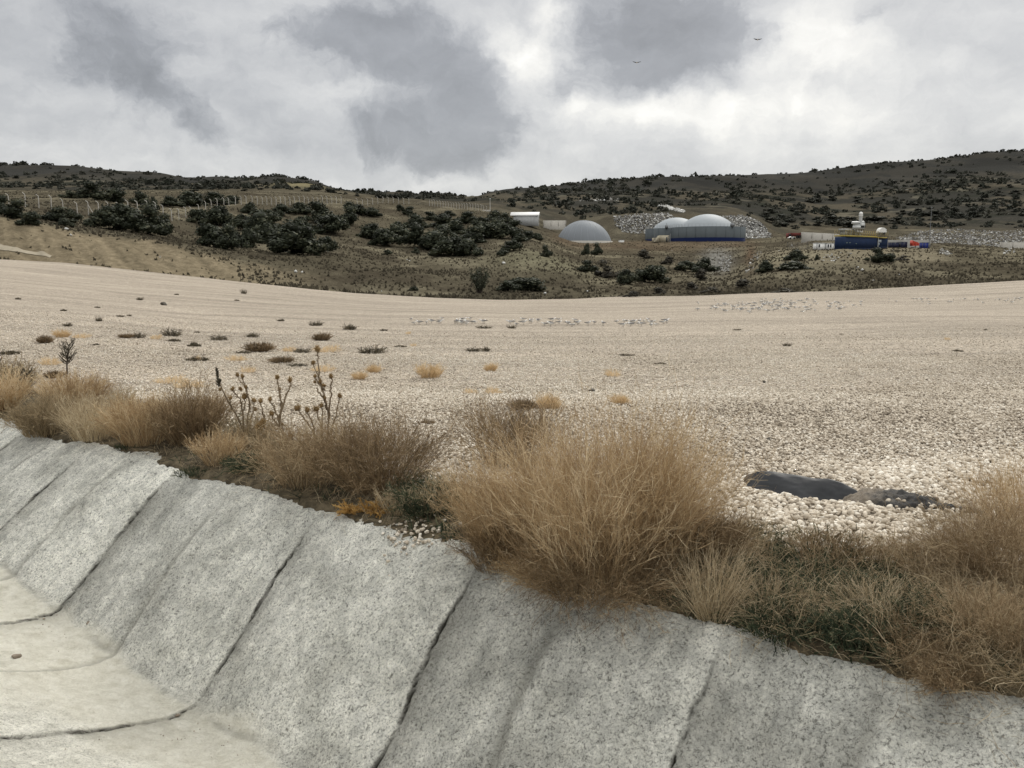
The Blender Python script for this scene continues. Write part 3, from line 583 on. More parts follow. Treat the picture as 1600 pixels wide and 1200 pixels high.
def loose_stones():
    V_, F_, T_ = [], [], []; off = 0
    for (d0, d1, dens, s0, s1, sub, seed) in ((2.6, 7.0, 1700, .009, .028, 1, 1), (6.0, 12.5, 1700, .007, .021, 0, 2), (10.2, 20, 600, .010, .023, 0, 3), (16, 30, 90, .012, .027, 0, 4)):
        tm = .70; area = tm * (d1 ** 2 - d0 ** 2); n = int(area * dens); r = np.random.default_rng(seed)
        y = np.sqrt(r.uniform(d0 ** 2, d1 ** 2, n)); x = r.uniform(-tm, tm, n) * y
        pr, inh = gravel_mask(x, y); cl = 1.0
        if d0 > 10: cl = .55 + .45 * sstep(-.4, .4, fbm(x / 3, y / 5, 3, 99))
        yn = y + .9 * (y / 8) * fbm(x / 1.5, y / 1.5, 3, 98); edgep = (sstep(d0 - .12 * d0, d0 + .02 * d0, yn) if d0 > 3 else 1) * (1 - sstep(d1 * .86, d1, yn))
        k = (r.uniform(size=n) < pr * cl * edgep) & ~inh; x, y = x[k], y[k]
        size = (s0 + (s1 - s0) * r.beta(1.6, 2.6, len(x))) * (1.25 if d0 < 10 else 1)
        z = ground_z(x, y) + size * r.uniform(.0, .6, len(x)) + (.012 * r.uniform(0, 1, len(x)) if d0 < 10 else 0)
        V, F, T = scatter_rocks(np.stack([x, y, z], -1), size, sub, seed + 10); T = np.clip(T + np.repeat(.24 * fbm(x / 1.4, y / 2.2, 4, 97) + .15 * fbm(x / .2, y / .2, 2, 96), len(T) // len(x)), 0, 1); V_.append(V); F_.append(F + off); T_.append(T); off += len(V)
    r = np.random.default_rng(46); n = 90; u = r.uniform(.45, HL - .4, n); v = r.normal(0, .11, n) ; keep = (r.uniform(size=n) < .25 + np.abs(v) * 3); u, v = u[keep], v[keep]
    x = HC[0] + u * math.cos(HA) - v * math.sin(HA); y = HC[1] + u * math.sin(HA) + v * math.cos(HA); V, F, T = scatter_rocks(np.column_stack([x, y, ground_z(x, y) + .045]), r.uniform(.010, .026, len(u)), 1, 47); V_.append(V); F_.append(F + off); T_.append(T); off += len(V)
    # stones spilled over the crest of the lining
    r = np.random.default_rng(44); p0 = pick(640, 838); n = 90
    xy = p0[:2] + r.normal(0, .10, (n, 2)); s_, d_ = sd(xy[:, 0], xy[:, 1]); zz = np.where(d_ > -.05, chan_z(s_, d_) + .02, ground_z(xy[:, 0], xy[:, 1]) + .01)
    V, F, T = scatter_rocks(np.column_stack([xy, zz]), r.uniform(.008, .02, n), 1, 45); V_.append(V); F_.append(F + off); T_.append(T); off += len(V)
    # crumbs and pebbles washed onto the channel floor
    r = np.random.default_rng(48); n = 420; sg = r.uniform(1.5, 8, n); dd = np.abs(r.normal(.98, .16, n)); dd[:90] = r.uniform(.9, 2.2, 90); xy = C0 + sg[:, None] * EL - dd[:, None] * EN
    V, F, T = scatter_rocks(np.column_stack([xy, chan_z(sg, dd) + .006]), r.uniform(.002, .007, n) * np.where(r.uniform(size=n) < .06, 2.2, 1), 0, 49); V_.append(V); F_.append(F + off); T_.append(T * .35); off += len(V)
    me = mesh_np('loose_stones', np.concatenate(V_), np.concatenate(F_), False, {'rnd': np.concatenate(T_)}, [M_stone])
    tag(obj('loose_stones', me), 'coarse pale chalky stones covering the near gravel field', 'gravel', kind='stuff')
loose_stones()

# ------------------------------------------------------------------ exposed black liner and the wet mound beside it
def liner():
    U = np.linspace(-.43, .44, 90); W = np.linspace(-.17, .17, 40); A, B = np.meshgrid(U, W, indexing='ij')
    lim = np.sqrt(np.clip(1 - (A / .45) ** 2, .0, 1)); B = B * (.15 + .85 * lim)
    x = HC[0] + A * math.cos(HA) - B * math.sin(HA); y = HC[1] + A * math.sin(HA) + B * math.cos(HA)
    z = -.13 + .165 * sstep(-.10, .18, B) + .014 * fbm(A / .20, B / .08, 4, 7) + .008 * (A / .42) ** 2
    V = np.stack([x, y, z], -1).reshape(-1, 3); nj = len(W)
    i = np.arange(len(U) - 1)[:, None] * nj; j = np.arange(nj - 1)[None]; F = np.stack([i + j, i + nj + j, i + nj + j + 1, i + j + 1], -1).reshape(-1, 4)
    m_ = simple('black_membrane', (.022, .024, .028), .5, 0, .3, 6, bump=.25, spec=.25)
    o = obj('liner_sheet', mesh_np('liner_sheet', V, F, True, {'rnd': np.zeros(len(V))}, [m_]))
    md = o.modifiers.new('thickness', 'SOLIDIFY'); md.thickness = .004
    tag(o, 'smooth black plastic liner exposed in a hollow of the stones', 'liner')
    # crumpled, dirty strip trailing to the right
    U = np.linspace(.26, HL - .30, 170); W = np.linspace(-1, 1, 26); A, B = np.meshgrid(U, W, indexing='ij')
    hw = .18 * (1 - .80 * sstep(.55, HL - .36, A)) * sstep(.16, .5, A) + .012; Bv = B * hw * (1 + .25 * fbm(A / .12, B * 2, 3, 13))
    x = HC[0] + A * math.cos(HA) - (Bv - .01) * math.sin(HA); y = HC[1] + A * math.sin(HA) + (Bv - .01) * math.cos(HA)
    z = ground_z(x, y) + .040 + .022 * (1 - B ** 2) * np.exp(-((A - .55) / .3) ** 2) + .015 * (1 - B ** 2) + .05 * fbm(A / .12, Bv / .07, 5, 14, .65) - .05 * np.abs(B) ** 3
    V = np.stack([x, y, z], -1).reshape(-1, 3); nj = len(W); i = np.arange(len(U) - 1)[:, None] * nj; j = np.arange(nj - 1)[None]
    F = np.stack([i + j, i + nj + j, i + nj + j + 1, i + j + 1], -1).reshape(-1, 4)
    soilm, nt, N, L, out = newmat('dirty_liner'); p = N('ShaderNodeBsdfPrincipled'); L(p.outputs[0], out.inputs[0]); p.inputs['Roughness'].default_value = .75
    geo = N('ShaderNodeNewGeometry'); n = N('ShaderNodeTexNoise'); n.inputs['Scale'].default_value = 14; n.inputs['Detail'].default_value = 8; n.inputs['Roughness'].default_value = .7; L(geo.outputs['Position'], n.inputs['Vector'])
    at_ = N('ShaderNodeAttribute'); at_.attribute_name = 'rnd'; ad = N('ShaderNodeMath'); ad.operation = 'MULTIPLY_ADD'; L(at_.outputs['Fac'], ad.inputs[0]); ad.inputs[1].default_value = .42; L(n.outputs[0], ad.inputs[2])
    cr = N('ShaderNodeValToRGB'); e = cr.color_ramp.elements; e[0].position = .52; e[0].color = (.022, .021, .020, 1); e[1].position = .90; e[1].color = (.17, .14, .105, 1); L(ad.outputs[0], cr.inputs[0]); L(cr.outputs[0], p.inputs['Base Color'])
    b = N('ShaderNodeBump'); b.inputs['Strength'].default_value = .8; b.inputs['Distance'].default_value = .03; L(n.outputs[0], b.inputs['Height']); L(b.outputs[0], p.inputs['Normal'])
    o = obj('crumpled_liner', mesh_np('crumpled_liner', V, F, True, {'rnd': (1 - sstep(.45, .72, A)).ravel()}, [soilm]))
    tag(o, 'crumpled soil-stained liner strip trailing right from the black hollow', 'liner')
liner()

# ------------------------------------------------------------------ stems and ribbons
def unit(v): return v / (np.linalg.norm(v, axis=-1, keepdims=True) + 1e-9)
def grow(base, dirs, length, K, r, wander=.12, grav=0.0, lift=0.0):
    n = len(base); P = np.zeros((n, K, 3)); P[:, 0] = base; d = unit(np.array(dirs, float)); st = (np.asarray(length) / (K - 1)).reshape(-1, 1)
    for k in range(1, K):
        P[:, k] = P[:, k - 1] + d * st
        d = unit(d + r.normal(0, wander, (n, 3)) + np.array([0, 0, lift - grav * k / K]))
    return P
def ribbons(P, W, r):
    n, K, _ = P.shape; W = np.broadcast_to(np.asarray(W, float), (n, K)) if np.ndim(W) else np.full((n, K), float(W))
    T = unit(np.gradient(P, axis=1)); side = unit(np.cross(T, unit(r.normal(size=(n, 1, 3)))))
    V = np.stack([P - side * W[..., None] / 2, P + side * W[..., None] / 2], 2).reshape(-1, 3)
    i = (np.arange(n)[:, None] * K + np.arange(K - 1)[None]) * 2
    return V, np.stack([i, i + 1, i + 3, i + 2], -1).reshape(-1, 4)
def along(P, t):
    n, K, _ = P.shape; f = t * (K - 1); k = np.clip(f.astype(int), 0, K - 2); a = (f - k)[:, None]; i = np.arange(n)
    return P[i, k] * (1 - a) + P[i, k + 1] * a, unit(P[i, k + 1] - P[i, k])
def addrib(acc, P, W, tone, r):
    V, F = ribbons(P, W, r); acc.add(V, F, np.repeat(tone, P.shape[1] * 2))
def clump(radius, height, n, seed, twigs=6, spread=.55, lean=(0, 0, 0), w=.0022, wander=.10, grav=.06, twl=.16, tone=(.25, .9), rx=1.0, K=7, hvar=.35, base_z=None):
    """a tussock: arching stems that fork into fine twigs"""
    r = np.random.default_rng(seed); a = Acc(); th = r.uniform(0, 2 * np.pi, n); q = np.sqrt(r.uniform(0, 1, n)) * radius * .55
    bx, by = q * np.cos(th) * rx, q * np.sin(th)
    B = np.stack([bx, by, np.zeros(n) - .01], -1)
    D = np.stack([bx / radius * spread * 1.8 / max(rx, .01) + r.normal(0, .20, n), by / radius * spread * 1.8 + r.normal(0, .20, n), np.ones(n)], -1) + np.array(lean) + .22 * np.stack([fbm(bx / radius * 2.2, by / radius * 2.2, 2, seed), fbm(bx / radius * 2.2 + 9, by / radius * 2.2, 2, seed + 1), 0 * bx], -1)
    Ln = height * (1 - hvar * r.uniform(0, 1, n) ** .8) * (1 - .25 * (q / radius) ** 2) * (1 + .45 * fbm(bx / radius * 2.5 + seed, by / radius * 2.5, 2, seed + 3))
    P = grow(B, D, Ln, K, r, wander, grav); t = np.clip(r.uniform(*tone, n) + .22 * fbm(bx / radius * 2.5, by / radius * 2.5 + seed, 2, seed + 5), 0, 1)
    if base_z is not None:
        dz = base_z(P[:, 0, 0], P[:, 0, 1]); P[..., 2] += dz[:, None]
    W = np.linspace(1.2, .5, K)[None] * w * r.uniform(.7, 1.3, (n, 1)); addrib(a, P, W, t, r)
    if twigs:
        idx = np.repeat(np.arange(n), twigs); pt, tg = along(P[idx], r.uniform(.3, 1, len(idx)) ** .8 * .98)
        dd = unit(tg + r.normal(0, .38, (len(idx), 3)) + np.array([0, 0, .12])); tl = twl * height / .8 * r.uniform(.4, 1.2, len(idx))
        P2 = grow(pt, dd, tl, 4, r, wander * 1.6, .05); addrib(a, P2, np.array([[.8, .7, .6, .4]]) * w * np.ones((len(idx), 1)), np.clip(t[idx] + r.uniform(-.15, .2, len(idx)), 0, 1), r)
        k = r.uniform(size=len(idx)) < .6; idb = np.nonzero(k)[0]; pt, tg = along(P2[idb], r.uniform(.4, 1, len(idb)))
        P3 = grow(pt, unit(tg + r.normal(0, .6, (len(idb), 3))), tl[idb] * .4, 3, r, wander * 1.5); addrib(a, P3, np.array([[.7, 1.0, .5]]) * w * np.ones((len(idb), 1)), np.clip(t[idx][idb] + r.uniform(-.1, .35, len(idb)), 0, 1), r)
    return a
def put_clump(px, py, acc, mat, name, label, cat, group=None, rz=0):
    p = pick(px, py); o = acc.build(name, mat, loc=(p[0], p[1], p[2]), rz=rz); tag(o, label, cat, group); return o
G1 = 'dry plants crowding the verge above the channel'
def W_(px0, px1, py):             # world width of a span of photograph columns on the ground at row py
    p = pick((px0 + px1) / 2, py); return (px1 - px0) / FPX * p[1], p
# px, py(base), width px, height px, n, kind, label
VERGE = [
 (925, 905, 290, 262, 760, 'gold', 'tallest golden dry bush at the middle of the verge, biggest of all', 1.0, {'spread': .26, 'hvar': .5}),
 (800, 860, 180, 150, 420, 'gold', 'golden dry bush arching left beside the green weeds, against the tallest bush', 1.0, {'lean': (-.22, -.05, 0), 'spread': .34, 'hvar': .5}),
 (1020, 880, 160, 225, 560, 'gold', 'upright golden stems forming the right shoulder of the tallest bush', 1.0, {'lean': (.05, 0, 0), 'spread': .22, 'hvar': .5}),
 (930, 925, 260, 130, 620, 'brown', 'low brown tangle hanging over the concrete under the tallest bush', 1.0, {'lean': (.0, -.35, -.3), 'grav': .3}),
 (870, 918, 120, 90, 260, 'gold', 'flattened straw tuft fanning left at the foot of the tallest bush', 1.0, {'lean': (-.8, -.2, 0)}),
 (775, 885, 120, 90, 360, 'brown', 'dark reddish tuft left of the tallest bush where the lap seam begins', 1.0, {}),
 (795, 728, 150, 110, 300, 'brown', 'brown twiggy bush rising behind the golden one, with stones around', 1.0, {}),
 (1085, 872, 150, 92, 420, 'brown', 'brown wiry mat on the right flank of the tallest golden bush', 1.0, {'lean': (.3, 0, 0)}),
 (1112, 962, 90, 120, 240, 'pale', 'slender pale straw tuft standing at the top of the right-hand seam', 1.0, {'twigs': 1}),
 (590, 760, 190, 115, 560, 'brown', 'reddish-brown twiggy bush spreading right of the thistles', 1.0, {'spread': .8}),
 (485, 752, 170, 100, 420, 'brown2', 'tan wiry bush at the feet of the thistles', 1.0, {'spread': .7}),
 (300, 690, 120, 88, 560, 'dense', 'dense dark-rooted brown grass bush at the right end of the left bank', 1.0, {}),
 (225, 690, 120, 72, 420, 'gold', 'tawny grass tussock in the middle of the left bank', 1.0, {}),
 (150, 683, 120, 68, 380, 'pale', 'faded grass tussock left of the tawny one on the left bank', 1.0, {}),
 (70, 678, 100, 62, 360, 'greyb', 'grey-brown wiry tussock where the concrete begins at left', 1.0, {}),
 (118, 640, 110, 52, 360, 'gold', 'golden dry bush behind the left bank below the bare sapling', 1.0, {}),
 (188, 640, 60, 36, 100, 'pale', 'sparse pale stems just right of the golden bush at left', 1.0, {}),
 (8, 640, 60, 62, 300, 'yellow', 'yellowish grass tussock cut by the left edge', 1.0, {}),
 (20, 612, 66, 50, 320, 'greyb', 'round grey-brown bush at the left edge', 1.0, {}),
 (345, 722, 90, 48, 240, 'gold', 'small straw tuft between the dark grass bush and the thistles', 1.0, {}),
 (400, 700, 80, 60, 140, 'greyb', 'thin grey stems among the left-hand thistles', 1.0, {}),
 (620, 800, 70, 45, 130, 'pale', 'short pale tuft beside the orange thistle leaves', 1.0, {}),
 (690, 800, 100, 60, 160, 'pale', 'thin straw stems over the green weeds left of the tallest bush', 1.0, {}),
 (1565, 915, 190, 128, 620, 'brown2', 'broad brown wiry bush at the right edge', 1.0, {'spread': .8}),
 (1590, 860, 90, 130, 280, 'gold', 'golden upright tuft at the right edge behind the wiry bush', 1.0, {}),
 (1450, 895, 190, 62, 460, 'brown2', 'low brown wiry bush below the crumpled liner', 1.0, {'spread': .9}),
 (1300, 872, 190, 50, 240, 'brown', 'low brown scrub in front of the black liner hollow', 1.0, {'spread': .9}),
 (1560, 1010, 170, 110, 420, 'brown2', 'matted brown grass low on the right edge above the concrete', 1.0, {'spread': .8, 'lean': (-.1, -.2, 0)}),
 (1480, 1065, 130, 70, 360, 'brown', 'brown tuft hanging down the concrete at the lower right', 1.0, {'lean': (-.5, -.3, -.1), 'grav': .25}),
 (1200, 960, 190, 70, 240, 'pale', 'long bent straw stems lying over green weeds right of the pale tuft', 1.0, {'spread': 1.1, 'twigs': 2, 'grav': .35}),
 (1370, 965, 200, 75, 240, 'pale', 'bent straw stems over the green weeds at the right bank centre', 1.0, {'spread': 1.1, 'twigs': 2, 'grav': .35}),
 (1420, 1010, 150, 60, 220, 'brown', 'flattened brown stems at the lip of the concrete on the right', 1.0, {'spread': 1.1, 'grav': .3}),
]
KM = {'gold': (M_gold, (.35, .95), 7, .0021), 'pale': (M_pale, (.3, .95), 4, .0020), 'brown': (M_brown, (.2, .85), 7, .0021), 'brown2': (M_brown, (.4, 1.0), 8, .0020), 'dense': (M_brown, (.35, .9), 3, .0026), 'greyb': (M_pale, (.05, .55), 6, .0024), 'yellow': (M_gold, (.55, 1), 4, .0028)}
for i_, (px, py, wp, hp, n, kind, label, _, kw) in enumerate(VERGE):
    w_, p = W_(px - wp / 2, px + wp / 2, py); hgt = hp / FPX * p[1] * 1.02; mat, tone, tw, wd = KM[kind]
    k_ = dict(twigs=tw, tone=tone, w=wd * max(.75, p[1] / 4.2) * .9, spread=.55, wander=.10 if kind in ('gold', 'pale', 'dense', 'yellow') else .2); k_.update(kw)
    rad = w_ / 2; dn = 1.35 if kind != 'dense' else 1.8
    put_clump(px, py, clump(rad, hgt * 1.12, int(n * dn), 100 + i_, **k_), mat, 'dry_bush', label, 'dry bush', G1)

# green weeds, soil litter and low grass of the verge (uncountable)
def verge_cover():
    r = np.random.default_rng(5); a = Acc(); b = Acc(); n = 150000
    y = 1 / r.uniform(1 / 12.5, 1 / 2.3, n); x = r.uniform(-.75, .72, n) * y; s, d = sd(x, y); o = -d
    wv = .98 + .42 * sstep(.2, .9, x) + .35 * fbm(x / 1.1, y / 1.1, 3, 51) + .8 * sstep(5.5, 9, y) * (1 - sstep(-1.0, .6, x))
    den = sstep(-.07, .12, o) * (1 - sstep(-.25, .25, o - wv)); gpatch = sstep(-.10, .25, fbm(x / .55, y / .55, 3, 111) + .35 * np.exp(-((x - .95) / 1.2) ** 2) + .3 * np.exp(-((x + .35) / .3) ** 2) - .1)
    px = 800 + FPX * x / y
    k = r.uniform(size=n) < den * (.45 + .5 * sstep(.0, .6, x)); gg = (r.uniform(size=n) < gpatch * .75)[k]; x, y = x[k], y[k]; z = ground_z(x, y)
    ng = int(gg.sum())
    P = grow(np.stack([x, y, z], -1)[gg], np.column_stack([r.normal(0, .9, ng), r.normal(0, .9, ng), np.ones(ng)]), r.uniform(.03, .11, ng), 4, r, .25, .5)
    addrib(a, P, np.array([[1, 1.3, 1, .3]]) * r.uniform(.003, .007, (ng, 1)), r.uniform(0, .95, ng), r)
    nb = int((~gg).sum()); P = grow(np.stack([x, y, z], -1)[~gg], np.column_stack([r.normal(0, 1.1, nb), r.normal(0, 1.1, nb), np.ones(nb)]), r.uniform(.05, .15, nb) * (1 + .9 * sstep(.2, .8, x[~gg])), 5, r, .3, .45)
    addrib(b, P, np.array([[1, 1, .9, .8, .4]]) * r.uniform(.0012, .0026, (nb, 1)), r.uniform(0, .9, nb), r)
    tag(a.build('green_weeds', M_green), 'low dark green weeds growing through the verge', 'weeds', kind='stuff')
    tag(b.build('grass_litter', M_pale), 'short dry grass and litter covering the verge soil', 'grass', kind='stuff')
verge_cover()
def weeds(px, py, wp, hp, n, seed, label):
    w_, p = W_(px - wp / 2, px + wp / 2, py); a = clump(w_ / 2, hp / FPX * p[1] * 1.2, n, seed, twigs=9, spread=.9, w=.0042, wander=.3, grav=.2, twl=.12, tone=(.0, .9))
    put_clump(px, py, a, M_green, 'green_weed', label, 'weed', 'green weeds on the verge')
weeds(668, 800, 110, 60, 260, 301, 'green leafy weed patch left of the tallest golden bush')
weeds(385, 735, 80, 34, 160, 302, 'dark green weed at the concrete edge below the thistles')
weeds(1210, 985, 150, 45, 260, 303, 'green weed cushion right of the slender pale tuft')
weeds(1330, 1000, 160, 50, 280, 304, 'green weed cushion at the middle of the right bank')
weeds(1450, 985, 120, 60, 240, 305, 'dark green weed beneath the wiry bush on the right bank')
weeds(1170, 838, 60, 22, 90, 306, 'small green weed among stones left of the black liner')
weeds(200, 700, 60, 12, 60, 307, 'thin green weed on the concrete crest at left')
weeds(300, 742, 70, 16, 80, 308, 'flat dark weed creeping over the concrete left of the thistles')

# orange dry thistle leaves on the crest
def orange():
    r = np.random.default_rng(66); p = pick(568, 800); a = Acc(); n = 60
    for k in range(6):
        c = np.array([r.uniform(-.13, .13), r.uniform(-.05, .05), 0]); n = 16
        P = grow(np.tile(c, (n, 1)), np.column_stack([r.normal(0, 1, n), r.normal(0, .7, n), r.uniform(.1, .9, n)]), r.uniform(.05, .13, n), 6, r, .35, .3)
        addrib(a, P, np.array([[.6, 1, 1.2, 1, .7, .2]]) * .012, r.uniform(.2, 1, n), r)
        idx = np.repeat(np.arange(n), 8); pt, tg = along(P[idx], r.uniform(.2, 1, len(idx))); P2 = grow(pt, unit(np.cross(tg, r.normal(size=tg.shape)) + tg * .4), r.uniform(.012, .03, len(idx)), 3, r, .2)
        addrib(a, P2, np.array([[1, .7, .2]]) * .005, r.uniform(.3, 1, len(idx)), r)
    tag(a.build('dead_thistle_rosette', M_orange, loc=p), 'orange dry thistle leaves curling over the concrete crest', 'thistle')
orange()

# ------------------------------------------------------------------ thistles
def spiky_stem(acc, sp, P, r0, r1, r):
    P = np.array(P, float); K = 14; t = np.linspace(0, len(P) - 1, K); Q = np.stack([np.interp(t, np.arange(len(P)), P[:, k]) for k in range(3)], -1)
    Q[1:-1] += r.normal(0, .004, (K - 2, 3)); acc.tube(Q, np.linspace(r0, r1, K) * .72, 6, r.uniform(.3, .8))
    n = int(np.linalg.norm(np.diff(Q, axis=0), axis=1).sum() / .009); t = r.uniform(0, K - 1.01, n); k = t.astype(int); f = (t - k)[:, None]; B = Q[k] * (1 - f) + Q[k + 1] * f
    Tn = unit(Q[k + 1] - Q[k]); D = unit(np.cross(Tn, r.normal(size=(n, 3))) + .5 * Tn); P2 = grow(B, D, r.uniform(.012, .030, n), 3, r, .15)
    V, F = ribbons(P2, np.array([[.006, .004, .001]]) * np.ones((n, 1)), r); acc.add(V, F, np.repeat(r.uniform(.1, .9, n), 6))
def head_mesh(r, size):
    a = Acc(); th = np.linspace(0, np.pi, 8); a.lathe(np.column_stack([np.sin(th) * size * .8 + 1e-4, -np.cos(th) * size * .8]), n=12, a=.35)
    n = 90; d = unit(r.normal(size=(n, 3)) + np.array([0, 0, .35])); P = grow(d * size * .65, d, r.uniform(.45, .95, n) * size, 3, r, .12)
    V, F = ribbons(P, np.array([[.20, .12, .02]]) * size * np.ones((n, 1)), r); a.add(V, F, np.repeat(r.uniform(0, 1, n), 6))
    n = 40; d = unit(np.column_stack([r.normal(0, .45, n), r.normal(0, .45, n), np.ones(n)])); P = grow(d * size * .5, d, np.full(n, size * 1.1), 3, r, .05)
    V, F = ribbons(P, np.array([[.1, .08, .05]]) * size * np.ones((n, 1)), r); a.add(V, F, np.repeat(r.uniform(.6, 1, n), 6)); return a
_hr = np.random.default_rng(71); HEADS = [head_mesh(_hr, .018).mesh('flower_head', M_head) for _ in range(4)]
def thistle(bpx, bpy, stems, heads, label, cone=None, depth_off=0):
    p = pick(bpx, bpy); D = p[1] + depth_off; r = np.random.default_rng(int(bpx)); root = empty('thistle', (p[0], p[1], p[2])); tag(root, label, 'thistle', 'tall dried thistles on the verge')
    a = Acc(); sp = Acc()
    def w3(px, py, k=0):
        t, q = rayt(px, py); d = D + k; return np.array([t * d - p[0], d - p[1], CAM[2] + d * q - p[2]])
    ends = {}
    for j, st in enumerate(stems):
        off = r.uniform(-.14, .14); pts = [w3(x, y, off * (i / (len(st) - 1))) for i, (x, y) in enumerate(st)]
        if j == 0 or len(st) > 3: pts[0] = np.array([r.normal(0, .015), r.normal(0, .015), -.02]) if abs(st[0][1] - bpy) < 45 else pts[0]
        spiky_stem(a, sp, pts, .0105, .0055, r); ends[(st[-1][0], st[-1][1])] = off
    a.build('stem', M_stem, root)
    for (x, y, s) in heads:
        k = min(ends, key=lambda e: (e[0] - x) ** 2 + (e[1] - y) ** 2); h = obj('flower_head', HEADS[r.integers(4)], root, w3(x, y, ends[k]), (r.normal(0, .4), r.normal(0, .4), r.uniform(0, 6)), (s, s, s))
    if cone:
        x0, y0, x1, y1 = cone; A = w3(x0, y0); B = w3(x1, y1); c = Acc(); n = 150; t = r.uniform(0, 1, n); ax = unit(B - A); th = r.uniform(0, 6.28, n)
        u = unit(np.cross(ax, [0, 1, 0])); v = np.cross(ax, u); D_ = u * np.cos(th)[:, None] + v * np.sin(th)[:, None] + ax * 1.1
        P = grow(A + (B - A) * t[:, None], D_, .042 * (1 - .55 * t) * r.uniform(.7, 1.1, n), 3, r, .1); V, F = ribbons(P, np.array([[.007, .006, .002]]) * np.ones((n, 1)), r); c.add(V, F, np.repeat(r.uniform(0, .5, n), 6))
        c.tube([A, B], .005, 5, .3); c.build('seed_spike', M_dark, root)
thistle(381, 700, [[(381, 700), (378, 662), (360, 635), (346, 604), (340, 592)], [(380, 690), (379, 640), (374, 620), (364, 611)], [(396, 690), (391, 628), (381, 602), (373, 590)],
                   [(391, 640), (386, 612), (378, 590)], [(414, 660), (411, 645), (407, 630)], [(388, 668), (396, 645), (397, 630)], [(379, 650), (383, 635), (382, 624)], [(362, 640), (360, 630), (360, 625)]],
        [(363, 608, 1.0), (360, 622, .9), (371, 586, 1.0), (379, 588, .9), (376, 608, 1.0), (384, 605, .8), (382, 620, 1.5), (397, 626, 1.2), (407, 627, 1.1), (344, 609, .8), (399, 640, .9)],
        'leftmost thistle, with a dark spiky plume at its tip', cone=(343, 604, 338, 575))
thistle(470, 735, [[(470, 735), (452, 692), (432, 662), (425, 650)], [(462, 712), (447, 690), (420, 672), (407, 666)], [(436, 668), (441, 632), (437, 612), (433, 592)], [(437, 655), (445, 622), (452, 608), (453, 596)],
                   [(437, 662), (429, 637), (422, 627)], [(440, 640), (438, 620), (437, 610)], [(455, 700), (456, 688), (455, 680)], [(448, 685), (442, 672), (441, 664)]],
        [(425, 647, 1.0), (433, 590, 1.0), (453, 594, 1.05), (422, 624, .9), (437, 608, .7), (409, 663, 1.7), (404, 668, 1.3), (455, 682, .9), (441, 663, .7)],
        'thistle second from the left, leaning left with an orange head low down')
thistle(515, 715, [[(515, 715), (514, 682), (512, 640), (500, 592), (497, 568), (496, 550)], [(507, 622), (499, 590), (490, 570)], [(508, 610), (499, 600), (492, 590)], [(510, 630), (501, 615), (494, 606)], [(514, 655), (517, 612), (517, 590)],
                   [(515, 680), (525, 648), (530, 622)], [(510, 640), (507, 625), (505, 618)]],
        [(496, 546, 1.35), (489, 567, 1.0), (492, 588, .8), (500, 597, .8), (492, 597, .7), (507, 603, .7), (517, 588, 1.05), (531, 619, 1.1), (505, 602, .7), (508, 622, .6)],
        'tallest thistle, its crown of heads above the gravel', depth_off=.0)
thistle(498, 712, [[(498, 712), (490, 676), (474, 652), (465, 640)], [(497, 700), (488, 660), (480, 644)], [(500, 705), (501, 662), (495, 642)], [(502, 700), (504, 660), (502, 637)]],
        [(464, 638, 1.4), (480, 641, 1.2), (495, 639, 1.4), (502, 634, 1.0)], 'short four-headed thistle in front of the tallest one', depth_off=-.1)
for hx in (460,):
    pass

# ------------------------------------------------------------------ dead saplings with raised twigs
def sapling(px, py, hp, label, seed, wide=.42, trunk=.3):
    p = pick(px, py); H = hp / FPX * p[1]; r = np.random.default_rng(seed); root = empty('dead_sapling', p); tag(root, label, 'dead sapling', 'dead twiggy saplings left on the gravel')
    a = Acc(); Q = grow(np.zeros((1, 3)), [[r.normal(0, .05), 0, 1]], [H], 10, r, .05)[0]; a.tube(Q, np.linspace(.014, .003, 10) * H / .5, 6, .2); a.build('trunk', M_bark, root)
    b = Acc(); n = 70; t = r.uniform(trunk, .97, n); pt, tg = along(np.tile(Q, (n, 1, 1)), t); th = r.uniform(0, 6.28, n)
    D_ = np.column_stack([np.cos(th), np.sin(th), r.uniform(.25, .7, n)]); Ln = H * wide * (1.05 - .6 * np.abs(t - .55) * 1.6) * r.uniform(.6, 1.1, n); P = grow(pt, D_, Ln, 7, r, .1, 0, .22)
    addrib(b, P, np.linspace(1.2, .6, 7)[None] * .011 * H / .5 * np.ones((n, 1)), r.uniform(0, .5, n), r)
    idx = np.repeat(np.arange(n), 5); pt, tg = along(P[idx], r.uniform(.3, .95, len(idx))); P2 = grow(pt, unit(tg + r.normal(0, .45, tg.shape) + [0, 0, .3]), H * .10 * r.uniform(.5, 1.2, len(idx)), 4, r, .1, 0, .1); addrib(b, P2, .006 * H / .5, r.uniform(0, .6, len(idx)), r)
    b.build('branches', M_dark, root)
sapling(105, 584, 48, 'bare dark sapling standing alone on the left gravel', 81)
sapling(20, 622, 36, 'spiky dead sapling beside the round grey bush at left edge', 82, .6, .05)
sapling(48, 620, 40, 'spiky dead sapling just left of the golden bush on the bank', 83, .5, .05)
sapling(-2, 585, 45, 'greenish spiky sapling cut off by the left edge', 84, .5, .05)

